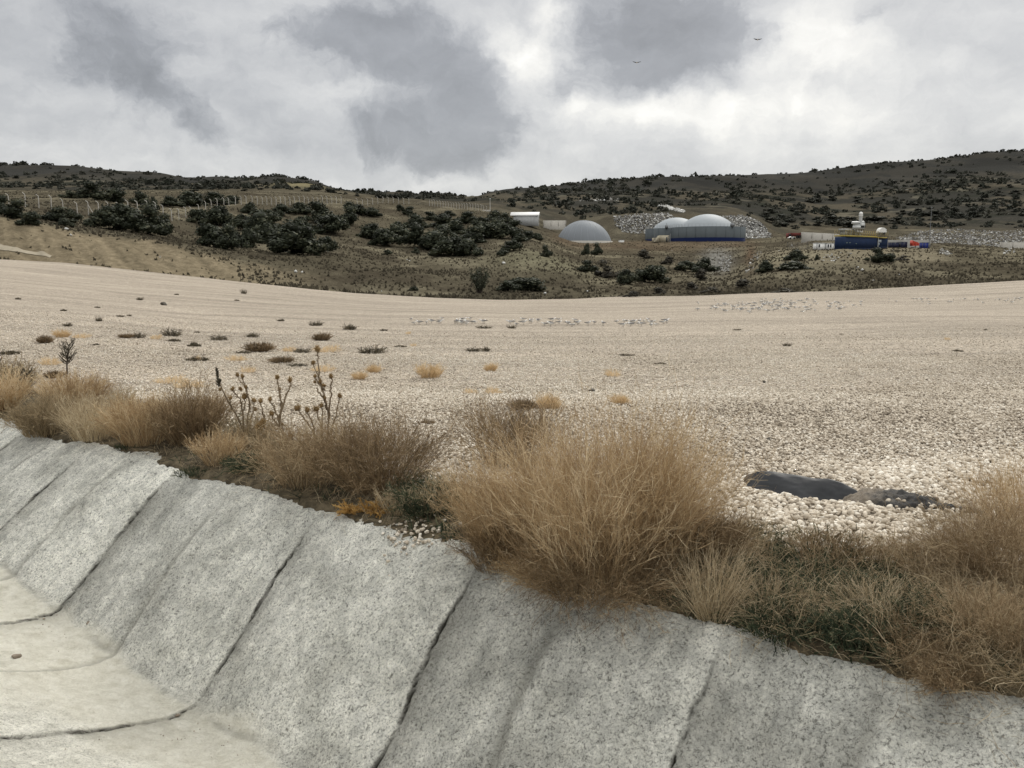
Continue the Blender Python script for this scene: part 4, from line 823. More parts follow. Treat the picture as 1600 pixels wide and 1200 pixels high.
# ------------------------------------------------------------------ tufts out on the gravel
def proto_tufts():
    d = {}
    d['g'] = [clump(.5, .62, 260, 400 + k, twigs=5, spread=.62, w=.010, wander=.14, grav=.05, tone=(.2, 1), twl=.2, hvar=.6).mesh('grass_tuft', M_goldl) for k in range(3)]
    d['d'] = [clump(.5, .50, 110, 410 + k, twigs=7, spread=1.0, w=.016, wander=.25, grav=.0, tone=(0, 1), twl=.2, hvar=.7).mesh('shrublet', M_dark) for k in range(3)]
    d['b'] = [clump(.5, .50, 260, 420 + k, twigs=6, spread=.8, w=.015, wander=.2, grav=.02, tone=(.1, .7), twl=.18).mesh('shrublet', M_brown) for k in range(2)]
    d['f'] = [clump(.5, .16, 200, 430 + k, twigs=5, spread=1.6, w=.018, wander=.3, grav=.25, tone=(.1, .95), twl=.22).mesh('flat_weed', M_dark) for k in range(3)]
    d['w'] = [clump(.5, .42, 110, 440 + k, twigs=4, spread=.9, w=.010, wander=.15, grav=.05, tone=(.6, 1), twl=.2).mesh('wispy_tuft', M_goldl) for k in range(3)]
    return d
PT = proto_tufts()
TN = {'g': ('grass_tuft', 'grass tuft'), 'd': ('dark_shrublet', 'shrublet'), 'b': ('brown_shrublet', 'shrublet'), 'f': ('flat_weed', 'weed'), 'w': ('wispy_tuft', 'grass tuft')}
HT = {'g': .62, 'd': .50, 'b': .50, 'f': .16, 'w': .42}
SM = {'g': 'small golden grass tuft far out on the gravel', 'd': 'small dark shrublet far out on the gravel', 'b': 'small brown shrublet far out on the gravel', 'f': 'flat dark weed mat pressed on the gravel', 'w': 'faint pale wispy tuft on the gravel'}
TUFTS = [(28, 468, 12, 4, 'f', 0), (99, 486, 14, 4, 'f', 0), (106, 510, 15, 9, 'd', 'cup-shaped dark shrublet above the golden mound on the left gravel'), (70, 536, 24, 15, 'b', 'leaning brown shrublet left of the golden mound on the left gravel'),
 (97, 527, 27, 14, 'g', 'golden mound of grass between dark shrublets on the left gravel'), (128, 528, 30, 9, 'w', 0), (155, 502, 12, 9, 'd', 'lone dark shrublet above the wide brown patch on the left gravel'), (152, 481, 12, 3, 'f', 0), (188, 495, 13, 5, 'd', 0), (202, 494, 9, 4, 'd', 0),
 (219, 469, 11, 6, 'd', 0), (276, 461, 10, 3, 'f', 0), (196, 528, 22, 8, 'b', 'left half of a wide brown shrublet pair on the left gravel'), (216, 528, 24, 11, 'd', 'right half of a wide brown shrublet pair on the left gravel'), (244, 530, 20, 10, 'w', 0), (268, 525, 30, 14, 'd', 'bushy dark shrublet over a flat mat on the left gravel'), (271, 533, 32, 5, 'f', 0),
 (308, 520, 9, 5, 'd', 0), (150, 539, 17, 4, 'f', 0), (303, 541, 28, 7, 'f', 0), (303, 539, 10, 9, 'd', 0), (343, 531, 31, 9, 'd', 'flat-topped dark shrublet midway between field edge and thistles'), (395, 527, 22, 9, 'd', 'small dark shrublet right of the flat-topped one'), (370, 470, 11, 3, 'f', 0), (381, 459, 10, 8, 'd', 0),
 (404, 549, 46, 18, 'b', 'largest olive-brown shrublet on the gravel, above the thistles'), (379, 552, 26, 7, 'd', 0), (308, 563, 50, 8, 'f', 0), (309, 563, 12, 9, 'w', 0), (439, 502, 13, 6, 'd', 0), (494, 509, 22, 9, 'd', 0), (546, 515, 24, 11, 'd', 'spreading dark shrublet up and right of the tallest thistle'), (503, 532, 29, 14, 'b', 'brown shrublet directly above the tallest thistle'),
 (452, 549, 28, 9, 'w', 0), (473, 551, 28, 10, 'd', 'grey shrublet nestled in pale grass left of the tallest thistle'), (512, 550, 48, 13, 'w', 0), (582, 552, 44, 14, 'd', 'wide dark shrublet on open gravel right of the tallest thistle'), (439, 566, 40, 11, 'b', 'low brown mat-like shrublet above the leaning thistle'), (464, 572, 32, 8, 'd', 0), (369, 563, 40, 9, 'w', 0),
 (388, 582, 24, 12, 'w', 0), (505, 580, 42, 12, 'w', 0), (561, 593, 26, 16, 'g', 'left golden tuft of a pair right of the tallest thistle'), (584, 582, 27, 15, 'g', 'right golden tuft of a pair right of the tallest thistle'), (268, 598, 55, 14, 'w', 'pale wispy grass behind the dark grass bush'), (296, 606, 60, 14, 'w', 'pale wispy grass nearest behind the dark grass bush'),
 (672, 590, 46, 26, 'g', 'big golden tuft on open gravel in the centre'), (767, 580, 22, 16, 'g', 'small round golden tuft right of the big one'), (740, 549, 26, 8, 'd', 'dark shrublet left of its twin above the round golden tuft'), (759, 549, 15, 10, 'd', 'upright dark shrublet right of its twin above the round golden tuft'), (638, 522, 10, 6, 'w', 0), (625, 542, 30, 4, 'f', 0),
 (646, 541, 10, 6, 'w', 0), (600, 517, 15, 5, 'd', 0), (756, 513, 25, 5, 'd', 0), (799, 513, 15, 6, 'd', 0), (978, 556, 28, 6, 'd', 'thin dark shrublet in the centre-right of the gravel'), (1033, 569, 30, 4, 'f', 0), (957, 588, 28, 14, 'w', 'pale gold wisp above the single golden tuft at right'), (969, 632, 32, 20, 'g', 'single golden tuft just above the tallest bush'),
 (818, 640, 40, 20, 'b', 'olive shrublet joined to the bright golden tuft'), (858, 640, 44, 30, 'g', 'brightest golden tuft, beside the olive shrublet'), (735, 616, 24, 14, 'w', 0), (771, 616, 30, 14, 'w', 0), (667, 664, 26, 10, 'b', 'grey-brown tuft on coarse stones above the reddish bush'),
 (1152, 516, 15, 4, 'd', 0), (1315, 523, 8, 3, 'd', 0), (1230, 541, 14, 7, 'd', 'fuzzy grey shrublet alone on the right gravel'), (1480, 531, 10, 6, 'w', 0), (1497, 549, 24, 4, 'f', 'flat dark weed alone on the far right gravel'), (1540, 516, 8, 3, 'f', 0),
 (15, 553, 40, 8, 'f', 'dark flat brush at the left edge of the gravel'), (78, 570, 40, 14, 'w', 'faint brush left behind the bare sapling'), (85, 590, 30, 14, 'b', 'brown brush at the foot of the bare sapling')]
for i_, (px, py, wp, hp, k, lab) in enumerate(TUFTS):
    p = pick(px, py); w_ = wp / FPX * p[1] * 1.02; h_ = hp / FPX * p[1]; me = PT[k][i_ % len(PT[k])]
    o = obj(TN[k][0], me, None, p - np.array([0, 0, .01]), (0, 0, random.uniform(0, 6.28)), (w_, w_, h_ / HT[k])); ls_ = SM[k] + (' at far left' if px < 200 else ' left of the thistles' if px < 400 else ' above the thistles' if px < 620 else ' above the tallest bush' if px < 1060 else ' at right') + (', near its far edge' if py < 500 else ', halfway out' if py < 545 else ', close by')
    ls_ = ls_.replace(' far out', ''); tag(o, lab or ls_, TN[k][1], None if lab else SM[k].replace('small ', '').replace('tuft', 'tufts').replace('shrublet', 'shrublets'))
for (px, py, wp, lab) in [(256, 477, 9, 'dark brick-sized lump on the upper left gravel'), (1200, 688, 9, 'dark stone on the bright coarse gravel at right'), (1195, 598, 6, 'small dark lump on the mid right gravel'), (925, 613, 12, 'dark stick-like scrap on the central gravel'), (26, 1028, 15, 'grey stone lying on the channel floor at left'),
                          (277, 1119, 8, 'dark pebble on the channel floor at bottom'), (138, 975, 8, 'brown pebble on the channel floor')]:
    if py > 900:
        t, q = rayt(px, py); best = min(np.linspace(2, 9, 700), key=lambda D: abs(CAM[2] + D * q - chan_z(*sd(t * D, D)))); p = np.array([t * best, best, CAM[2] + best * q])
    else: p = pick(px, py)
    s_ = wp / FPX * p[1] / 1.6; V, F, T = scatter_rocks(np.array([[0, 0, s_ * .3]]), np.array([s_]), 2, int(px)); o = obj('stone', mesh_np('stone', V, F, False, {'rnd': T * 0}, [simple('dark_stone', (.1, .09, .075), .9) if py < 900 else M_stone]), None, p); tag(o, lab, 'stone')

# ------------------------------------------------------------------ evergreen shrubs
def bush_mesh(seed, mat=None, q=2800, lobes=9, leaf=.030, open_=0.0):
    r = np.random.default_rng(seed); a = Acc(); V = []
    L_ = []
    for k in range(lobes):
        th = r.uniform(0, 6.28); d = r.uniform(0, .46) ; rad = r.uniform(.09, .22) * (1.15 - d * .9); L_.append((d * np.cos(th), d * np.sin(th), rad * .7 + r.uniform(0, .72) * max(0, 1 - d * 1.9), rad))
    L_ = np.array(L_); L_[:, 2] = np.clip(L_[:, 2], .08, .82)
    k = r.integers(0, lobes, q); d = unit(r.normal(size=(q, 3))); rr = L_[k, 3] * r.uniform(.72, 1.25, q)
    C = L_[k, :3] + d * rr[:, None] * np.array([1, 1, .95]); C[:, 2] = np.maximum(C[:, 2], .01)
    n_ = unit(d + r.normal(0, .55, (q, 3))); u = unit(np.cross(n_, r.normal(size=(q, 3)))); v = np.cross(n_, u); s = leaf * r.uniform(.5, 1.25, q)[:, None]
    V = np.stack([C - u * s - v * s * .7, C + u * s - v * s * .7, C + u * s * .6 + v * s, C - u * s * .6 + v * s], 1).reshape(-1, 3)
    F = np.arange(q * 4).reshape(-1, 4); lt = np.clip(.5 + .25 * r.normal(size=lobes), 0, 1)[k]; a.add(V, F, np.repeat(np.clip(lt + r.normal(0, .22, q), 0, 1), 4))
    B, Fi = ico(1)                         # woody cores fill the lobes
    for l in L_: a.add(B * l[3] * .72 + l[:3], Fi, .12)
    return a.mesh('shrub', mat or M_bush)
BM = [bush_mesh(500 + k, lobes=15 + k % 6) for k in range(9)]; BG = [bush_mesh(520 + k, M_bushg, 700, 8, .035) for k in range(3)]
BF = [bush_mesh(540 + k, M_bushf, q=520, lobes=8, leaf=.05) for k in range(6)]
def shrub(px, py, wp, hp, label, group, grey=False, far=False, D=None):
    p = pick(px, py, 88) if D is None else at(px, D); SB = 1.05 if (grey or far or wp < 24) else 1.17; w_ = wp / FPX * p[1]; h_ = hp / FPX * p[1]; L_ = BG if grey else (BF if far else BM)
    o = obj('shrub', random.choice(L_), None, p - np.array([0, 0, h_ * .05]), (0, 0, random.uniform(0, 6.28)), (w_ * SB, w_ * SB, h_ * SB)); tag(o, label, 'shrub', group); return o
GA = 'dark evergreen shrubs on the near hill'
def spot(px, py, w, x0, x1, y0, y1, what):
    a = ('left end', 'left part', 'centre', 'right part', 'right end')[int(np.clip((px - x0) / (x1 - x0) * 5, 0, 4))]; b = ('top', 'middle', 'bottom')[int(np.clip((py - y0) / (y1 - y0) * 3, 0, 2))]
    return '%s dark evergreen shrub, %s of the %s of %s' % ('big' if w >= 46 else 'mid-sized' if w >= 34 else 'small', b, a, what)
LA = 'dark evergreen shrub in the thicket on the slope below the left fence'; LB = 'dark evergreen shrub in the thicket at the middle of the near hill'; LC = 'dark evergreen shrub in the long thicket running down towards the white shed'
LD = 'dark evergreen shrub in the row behind the fence at left'
for (px, py, w, h) in [(22, 342, 52, 30), (48, 352, 36, 22), (4, 334, 30, 26), (88, 349, 52, 26), (113, 345, 26, 22), (100, 354, 24, 14), (170, 358, 52, 34), (203, 362, 60, 42), (232, 366, 56, 46), (255, 362, 34, 28), (190, 345, 40, 28), (150, 350, 30, 20)]:
    shrub(px, py, w, h, spot(px, py, w, 0, 260, 332, 366, 'the thicket on the left bluff'), GA)
for (px, py, w, h) in [(115, 305, 24, 12), (150, 325, 46, 24), (183, 323, 42, 24), (224, 321, 32, 22), (270, 320, 34, 16), (298, 316, 44, 24), (338, 313, 50, 20), (368, 311, 28, 15), (130, 318, 20, 12), (312, 312, 30, 18)]:
    shrub(px, py, w, h, spot(px, py, w, 112, 375, 303, 326, 'the row behind the fence'), GA, D=float(np.interp(px, [0, 150, 271, 380], [190, 200, 230, 270])))
shrub(243, 318, 16, 26, 'upright dark shrub standing above the row behind the fence', GA, D=215)
for (px, py, w, h) in [(312, 348, 36, 24), (346, 352, 50, 34), (330, 386, 52, 38), (364, 390, 44, 40), (392, 388, 40, 36), (410, 374, 60, 46), (380, 360, 40, 30), (428, 380, 50, 36), (452, 397, 78, 46), (480, 399, 56, 42), (510, 396, 34, 32), (440, 338, 30, 20), (470, 334, 42, 18), (498, 348, 50, 30), (516, 366, 56, 36), (548, 352, 36, 30), (392, 334, 30, 18), (420, 350, 40, 26), (470, 360, 36, 22), (356, 372, 30, 20)]:
    shrub(px, py, w, h, spot(px, py, w, 310, 552, 330, 400, 'the thicket under the fence middle'), GA)
for (px, py, w, h) in [(545, 327, 24, 12), (560, 334, 40, 16), (580, 338, 26, 16), (584, 374, 44, 28), (602, 385, 42, 32), (622, 378, 52, 32), (650, 387, 52, 34), (680, 391, 52, 32), (710, 400, 60, 34), (730, 399, 40, 28), (648, 356, 34, 22), (690, 356, 44, 22), (712, 366, 44, 24), (740, 382, 50, 30), (760, 374, 50, 30), (778, 364, 40, 26), (690, 374, 40, 24), (672, 344, 30, 12), (640, 336, 24, 12), (730, 350, 36, 18), (752, 356, 34, 20),
                       (775, 346, 30, 18), (792, 352, 30, 20), (786, 372, 40, 26), (804, 366, 36, 20), (800, 392, 32, 20), (826, 374, 28, 16), (842, 375, 16, 12), (812, 380, 24, 14), (700, 338, 24, 8), (625, 330, 16, 12)]:
    shrub(px, py, w, h, spot(px, py, w, 544, 845, 326, 402, 'the thicket left of the shed'), GA)
for a in [(606, 399, 16, 12, 'small grey-green shrub below the middle thicket'), (650, 397, 15, 10, 'small rounded shrub alone on brown grass'), (787, 399, 24, 10, 'low dark shrub at the foot of the long thicket'), (853, 401, 21, 20, 'single round shrub left below the lone grey dome'), (917, 400, 16, 20, 'left half of the shrub pair in front of the lone grey dome'), (934, 398, 20, 21, 'right half of the shrub pair in front of the lone grey dome'),
          (917, 426, 30, 18, 'dark shrub left of the greyish one below the lone dome'), (980, 444, 32, 27, 'leftmost of two big rounded shrubs below the twin-domed tank'), (1020, 442, 52, 32, 'right one of two big rounded shrubs below the twin-domed tank'), (1075, 424, 40, 20, 'wide dark shrub, left part, under the blue-banded tank'), (1100, 428, 42, 23, 'wide dark shrub, right part, under the blue-banded tank'), (1195, 425, 28, 19, 'round dark shrub on the pale spoil bank'),
          (1244, 407, 30, 18, 'dark leafy shrub on the spoil bank below the white cabins'), (1242, 421, 50, 14, 'long flat shrub at the foot of the spoil bank'), (1276, 406, 8, 10, 'tiny shrub just below the white cabins'), (1370, 409, 30, 20, 'dark shrub left part in front of the blue containers'), (1388, 410, 24, 15, 'dark shrub right part in front of the blue containers'), (818, 454, 66, 24, 'broad dark shrub by the gravel edge near the middle'), (810, 455, 40, 18, 'low left wing of the broad shrub by the gravel edge'), (648, 454, 16, 9, 'small dark shrub by the gravel edge at centre left')]:
    shrub(*a, GA)
for a in [(945, 434, 44, 30, 'greyish leafless shrub below the lone grey dome'), (1005, 404, 34, 16, 'grey brush left of the tank bank'), (1045, 413, 30, 14, 'grey brush directly below the tank annexe'), (1095, 438, 34, 20, 'grey brush in front of the wide dark shrub'), (1030, 461, 34, 14, 'grey brush at the gravel edge, left one'), (1105, 458, 40, 14, 'grey brush at the gravel edge, middle one'), (1160, 450, 44, 16, 'grey brush at the gravel edge, right of the gully'), (1222, 457, 42, 10, 'low dark brush on the gravel edge below the spoil bank'), (1410, 407, 30, 8, 'low grey brush right of the container shrubs'), (990, 464, 40, 10, 'low grey brush on the gravel edge left of centre right'), (1080, 452, 30, 12, 'thin grey brush between the gravel edge and dark shrubs')]:
    shrub(*a, 'grey leafless brush near the gravel edge', grey=True)
# open small tree by the edge
def small_tree(px, py, wp, hp, label):
    p = pick(px, py, 88); w_, h_ = wp / FPX * p[1], hp / FPX * p[1]; r = np.random.default_rng(9); root = empty('small_tree', p); tag(root, label, 'tree')
    a = Acc(); n = 34; P = grow(np.column_stack([r.normal(0, w_ * .06, (n, 2)), np.zeros(n)]), np.column_stack([r.normal(0, .38, (n, 2)), np.ones(n)]), h_ * r.uniform(.7, 1.1, n), 7, r, .08)
    for q in P: a.tube(q, np.linspace(.05, .015, 7), 5, .3)
    a.build('trunk', M_bark, root); b = Acc(); q = 1500; idx = r.integers(0, n, q); pt, _ = along(P[idx], r.uniform(.25, 1, q)); pt = pt + r.normal(0, w_ * .05, (q, 3)); s = .13
    u = unit(r.normal(size=(q, 3))) * s; v = unit(np.cross(u, r.normal(size=(q, 3)))) * s; V = np.stack([pt - u, pt - v * .6, pt + u, pt + v * .6], 1).reshape(-1, 3); b.add(V, np.arange(q * 4).reshape(-1, 4), np.repeat(r.uniform(.2, 1, q), 4)); b.build('crown', M_bush, root)
small_tree(750, 458, 34, 38, 'small open tree with many thin stems by the gravel edge')

# shrubs of the far hills: nearest and largest as things, the rest as scrub
def far_shrubs():
    r = np.random.default_rng(12); n = 0
    LR = 'small dark shrub on the right-hand hill %s, %s slope'; LL = 'small dark shrub scattered on the far left hillside'; LS = 'tiny shrub breaking the far skyline'
    for (px, py, w, h, lab) in [(1368, 345, 44, 12, 'broad dark shrub band above the white tank on the hillside'), (1400, 350, 34, 13, 'dark shrub band above and right of the white tank'), (1243, 358, 13, 8, 'small round shrub above the red heap'), (867, 311, 14, 9, 'dark shrub above the lone grey dome'), (811, 314, 13, 6, 'shrub above the white shed'),
                                (826, 303, 11, 9, 'round dark shrub breaking the skyline above the white shed'), (842, 304, 10, 6, 'lesser shrub on the skyline right of the round one'), (995, 313, 7, 7, 'tiny round shrub above the rubbish heap')]:
        shrub(px, py, w, h, lab, 'shrubs on the far hills', far=True)
    for (px, py, w, h) in [(590, 309, 20, 7), (623, 308, 11, 8), (559, 307, 4, 5), (492, 297, 22, 9), (478, 299, 14, 7), (615, 309, 30, 4)]:
        shrub(px, py, w, h, 'dark shrub along the low skyline left of centre', 'shrubs on the far hills', far=True)
    cand = []
    while len(cand) < 150:
        px = r.uniform(1170, 1610); py = r.uniform(283, 356) if px > 1330 else r.uniform(300, 356)
        d = fbm(np.array([px / 34 + py / 25]), np.array([py / 14]), 3, 131)[0]
        if r.uniform() < sstep(-.25, .35, d) * (1.0 if px > 1300 else .6): cand.append((px, py))
    for px, py in cand:
        f = .5 + (py - 280) / 76 * .9; w = r.gamma(3.2, 3.4) * f + 4; shrub(px, py, min(w, 40), min(w * .42, 12), LR % ('above the tanks' if px < 1290 else 'behind the silver exhaust unit' if px < 1400 else 'above the thin mast' if px < 1500 else 'at the right edge', 'upper' if py < 322 else 'lower'), 'shrubs on the right-hand hill', far=True)
    for k in range(46):
        px = r.uniform(0, 560); py = r.uniform(272, 300); w = r.uniform(4, 15); shrub(px, max(py, np.interp(px, [0, 120, 180, 250, 305, 400, 510, 560], [268, 270, 277, 281, 291, 287, 300, 307])), w, w * .5, LL, 'shrubs on the far left hill', far=True)
    sky = ROWS[-1][1]; ks = sorted(sky)
    for px in [6, 17, 62, 122, 156, 186, 204, 216, 221, 264, 275, 296, 302, 330, 374, 410, 432, 441, 494, 523, 770, 785, 892, 931, 1017, 1068, 1061, 1075, 1283, 1287, 1301, 1411, 1417, 1425, 1492, 1508, 1570, 1395, 1150]:
        o = shrub(px, 300, 5 + (px * 7 % 4), 4 + (px * 3 % 4), LS, 'shrubs on the skyline', far=True, D=1380)
    # remaining scrub as one mass
    n = 11000; t = r.uniform(-.75, .75, n); D = r.uniform(430, 1500, n); X_, Y_ = t * D, D; px = 800 + FPX * t
    dn = sstep(.02, .2, fbm(X_ / 55, Y_ / 110, 4, 71)) * .85 + .35 * sstep(.1, .3, fbm(X_ / 14, Y_ / 40, 4, 73)) + .03
    k = r.uniform(size=n) < dn; t, D, X_, Y_ = t[k], D[k], X_[k], Y_[k]; Z_ = ground_z(X_, Y_); s = (r.gamma(2.2, .42, len(D)) + .55) * (.7 + D / 1400)
    B, F = ico(0); q = 26; m = len(D); dd = unit(r.normal(size=(m, q, 3))); C = np.stack([X_, Y_, Z_], -1)[:, None] + dd * s[:, None, None] * np.array([1, 1, .6]) * r.uniform(.6, 1.05, (m, q, 1)); C[..., 2] += (s * .35)[:, None]
    u = unit(r.normal(size=(m, q, 3))) * (s * .42)[:, None, None]; v = unit(np.cross(u, r.normal(size=(m, q, 3)))) * (s * .34)[:, None, None]
    V = np.stack([C - u, C - v, C + u, C + v], 2).reshape(-1, 3); me = mesh_np('far_scrub', V, np.arange(len(V)).reshape(-1, 4), False, {'rnd': np.repeat(r.uniform(.1, .95, m), q * 4)}, [M_bushf]); tag(obj('far_scrub', me), 'grey-green scrub dotted over the distant hills', 'scrub', kind='stuff')
    # tussocky dry grass over the near slopes
    n = 52000; D = 93 * np.exp(r.uniform(0, math.log(380 / 93), n)); t = r.uniform(-.72, .72, n); X_, Y_ = t * D, D
    k = r.uniform(size=n) < .25 + .75 * sstep(-.2, .3, fbm(X_ / 5, Y_ / 8, 4, 141)); blf = (Y_ < 108) & (t < -.33); k &= ~blf | (r.uniform(size=n) < .1); X_, Y_, D = X_[k], Y_[k], D[k]; Z_ = ground_z(X_, Y_); m = len(D); s = r.uniform(.12, .42, m) * (1 + .6 * (D < 97)); q = 4
    th = r.uniform(0, 6.28, (m, q)); wd = s[:, None] * .55; c, sn = np.cos(th) * wd, np.sin(th) * wd; base = np.stack([X_, Y_, Z_ - .05], -1)[:, None]; up = np.stack([r.normal(0, .2, (m, q)) * s[:, None], r.normal(0, .2, (m, q)) * s[:, None], s[:, None] * r.uniform(.7, 1.2, (m, q))], -1)
    A = base + np.stack([-c, -sn, 0 * c], -1); B2 = base + np.stack([c, sn, 0 * c], -1); T = base + up + np.stack([c, sn, 0 * c], -1) * r.uniform(-1, 1, (m, q))[..., None]
    V = np.stack([A, B2, T], 2).reshape(-1, 3); tone = np.clip(np.repeat(r.uniform(0, .75, m), q * 3), 0, 1); me = mesh_np('slope_grass', V, np.arange(len(V)).reshape(-1, 3), False, {'rnd': tone}, [M_slope]); tag(obj('slope_grass', me), 'dry tussocky grass over the near slopes', 'grass', kind='stuff')
M_slope = plantmat('slope_grass', [(0, (.06, .052, .037)), (.5, (.11, .096, .068)), (.9, (.18, .158, .112)), (1, (.26, .225, .16))], .3)
far_shrubs()

# ------------------------------------------------------------------ fence with bent concrete posts
M_conc = simple('weathered_concrete', (.42, .40, .36), .9, bump=.2); M_concd = simple('grey_concrete_wall', (.30, .29, .265), .9, 0, .2, .6, bump=.2)
def fence():
    root = empty('perimeter_fence', at(300, 200)); tag(root, 'long boundary fence of pale concrete posts with bent tops crossing the hill', 'fence'); o0 = np.array(root.location)
    a = Acc(); a.tube([[0, 0, -.4], [0, 0, 1.0], [0, 0, 2.15], [-.08, 0, 2.32], [-.42, -.1, 2.62]], [.11, .10, .085, .08, .06], 4, .5); pm = a.mesh('post', M_conc)
    pxs = [2, 20, 45, 66, 85, 103, 125, 142, 158, 173, 188, 205, 220, 233, 247, 258, 271, 282, 293, 302, 313, 324, 334, 343, 353, 361, 371, 380, 388, 397, 405, 413, 420] + list(np.arange(427, 540, 7.2)) + list(np.arange(560, 642, 8.0)) + list(np.arange(672, 764, 4.2))
    f = ROWS[[q[0] for q in ROWS].index('fence')][1]; ks = sorted(k for k in f if k >= 0); wires = []
    for i, px in enumerate(pxs[:100]):
        D = float(np.interp(px, ks, [f[k][0] for k in ks])); p = at(px, D); o = obj('post', pm, root, p - o0, (random.gauss(0, .03), random.gauss(0, .03), random.gauss(0, .15)), (1, 1, random.uniform(.93, 1.05))); wires.append(p - o0)
        if px == 142:
            b = Acc(); b.tube([p - o0 + [0, 0, 1.9], p - o0 + [1.2, -.1, -.1]], .07, 4, .5); b.build('brace', M_conc, root)
    w = Acc()
    for k in range(len(wires) - 1):
        for h in (.5, 1.1, 1.7): w.tube([wires[k] + [0, 0, h], wires[k + 1] + [0, 0, h]], .006, 3, .5, cap=False)
    w.build('wire', simple('fence_wire', (.25, .25, .25), .5, .6), root)
fence()

# ------------------------------------------------------------------ gas domes, tanks
M_mem = simple('grey_membrane', (.19, .208, .228), .65, 0, .05, .15, spec=.25); M_mem2 = simple('pale_membrane', (.29, .32, .345), .6, 0, .05, .15, spec=.3)
M_clad = simple('grey_cladding', (.105, .120, .128), .8, .0, .06, .3, spec=.1); M_blue = simple('blue_base_band', (.006, .012, .05), .8, 0, .08, spec=.1); M_white = simple('white_paint', (.78, .78, .76), .5, 0, .06); M_rail = simple('railing_grey', (.22, .23, .24), .5, .3)
def dome_prof(a_, h_, n=18, z0=0.0):
    th = np.linspace(0, np.pi / 2, n); Rr = (a_ * a_ + h_ * h_) / (2 * h_); ph = math.asin(min(1, a_ / Rr)) if h_ < a_ else np.pi / 2
    t = np.linspace(ph, 0.0, n); return [(Rr * math.sin(q) + 1e-3, z0 + Rr * math.cos(q) - (Rr - h_)) for q in t]
def gasdome():
    D = 330; c = at(912, D); c[2] = CAM[2] + D * rayt(912, 378.5)[1]; root = empty('gas_dome', c); tag(root, 'lone smooth grey membrane dome on the earth platform', 'dome')
    a_ = 42.5 / FPX * D; h_ = 33 / FPX * D
    a = Acc(); a.lathe(dome_prof(a_, h_, 26), n=72); a.build('membrane', M_mem, root, True)
    b = Acc(); b.lathe([(a_ + .1, .35), (a_ + .5, .35), (a_ + .5, -3), (a_ + .1, -3)], n=72); b.lathe([(.01, -.05), (a_ + .3, -.05)], n=72); b.build('base_ring', M_conc, root)
    s = Acc()
    for k in range(24):
        th = k * math.pi / 12 + .07; pr = dome_prof(a_ + .02, h_ + .02, 20); s.tube([(r_ * math.cos(th), r_ * math.sin(th), z_) for r_, z_ in pr], .03, 3, .5, cap=False)
    s.build('seams', simple('membrane_seam', (.33, .36, .40), .5), root)
gasdome()
def tank(px, D, rpx, pybot, pytop, pydome, pyblue, label, dome_r, boxes=(), rail=True):
    zb = CAM[2] + D * rayt(px, pybot)[1]; zt = CAM[2] + D * rayt(px, pytop)[1]; zd = CAM[2] + D * rayt(px, pydome)[1]; zl = CAM[2] + D * rayt(px, pyblue)[1]
    t = rayt(px, 370)[0]; rr = rpx / FPX * D; c = np.array([t * D, D + rr, zb]); root = empty('gas_tank', c); tag(root, label, 'tank', 'tanks with membrane domes')
    sc_ = (D + rr) / D                                # the silhouette is cut at the tank's centre plane
    rr *= sc_; c[0] = t * (D + rr); root.location = c
    a = Acc(); H = zt - zb; hb = zl - zb
    a.lathe([(rr, hb), (rr, H), (rr - .25, H), (rr - .25, H - 1.5)], n=96); a.build('cladding', M_clad, root, False)
    b = Acc(); b.lathe([(rr + .04, -3), (rr + .04, hb + .02), (rr - .1, hb + .02)], n=96); b.build('blue_base', M_blue, root)
    d = Acc(); d.lathe(dome_prof(rr * dome_r, (zd - zb) * sc_ ** 1.0 + .3 - H + 1.2, 24, H - 1.2), n=80); d.build('dome', M_mem2, root, True)
    s = Acc()
    for k in range(24):
        th = k * math.pi / 12; s.box([(rr + .01) * math.cos(th), (rr + .03) * math.sin(th), (hb + H) / 2], (.07, .07, H - hb), th)
    s.build('ribs', simple('cladding_rib', (.09, .104, .112), .8, spec=.1), root)
    if rail:
        s = Acc()
        for k in range(60):
            th = k * math.pi / 30; s.box([rr * math.cos(th), rr * math.sin(th), H + .55], (.05, .05, 1.1), th)
        for h in (.55, 1.1):
            th = np.linspace(0, 2 * np.pi, 61); s.tube(np.stack([rr * np.cos(th), rr * np.sin(th), 0 * th + H + h], -1), .022, 4, .5, cap=False)
        s.build('railing', M_rail, root)
    for dx in boxes:
        q = Acc(); th = -math.pi / 2 + dx; q.box([rr * math.cos(th), rr * math.sin(th), H + .5], (1.3, .9, 1.3), th); q.tube([[rr * math.cos(th), rr * math.sin(th), H + 1.1], [rr * math.cos(th), rr * math.sin(th), H + 2.0]], .08, 6, .5); q.build('valve_box', M_rail, root)
    return root, rr, H
tank(1104, 322, 57, 379, 353.5, 334.5, 371, 'front tank with blue base band, grey wall and the larger pale dome', .80, (.45,))
tank(1056, 334, 47, 379, 356, 340, 373, 'rear tank half hidden behind the front one, with the smaller pale dome', .84, (-.5,))
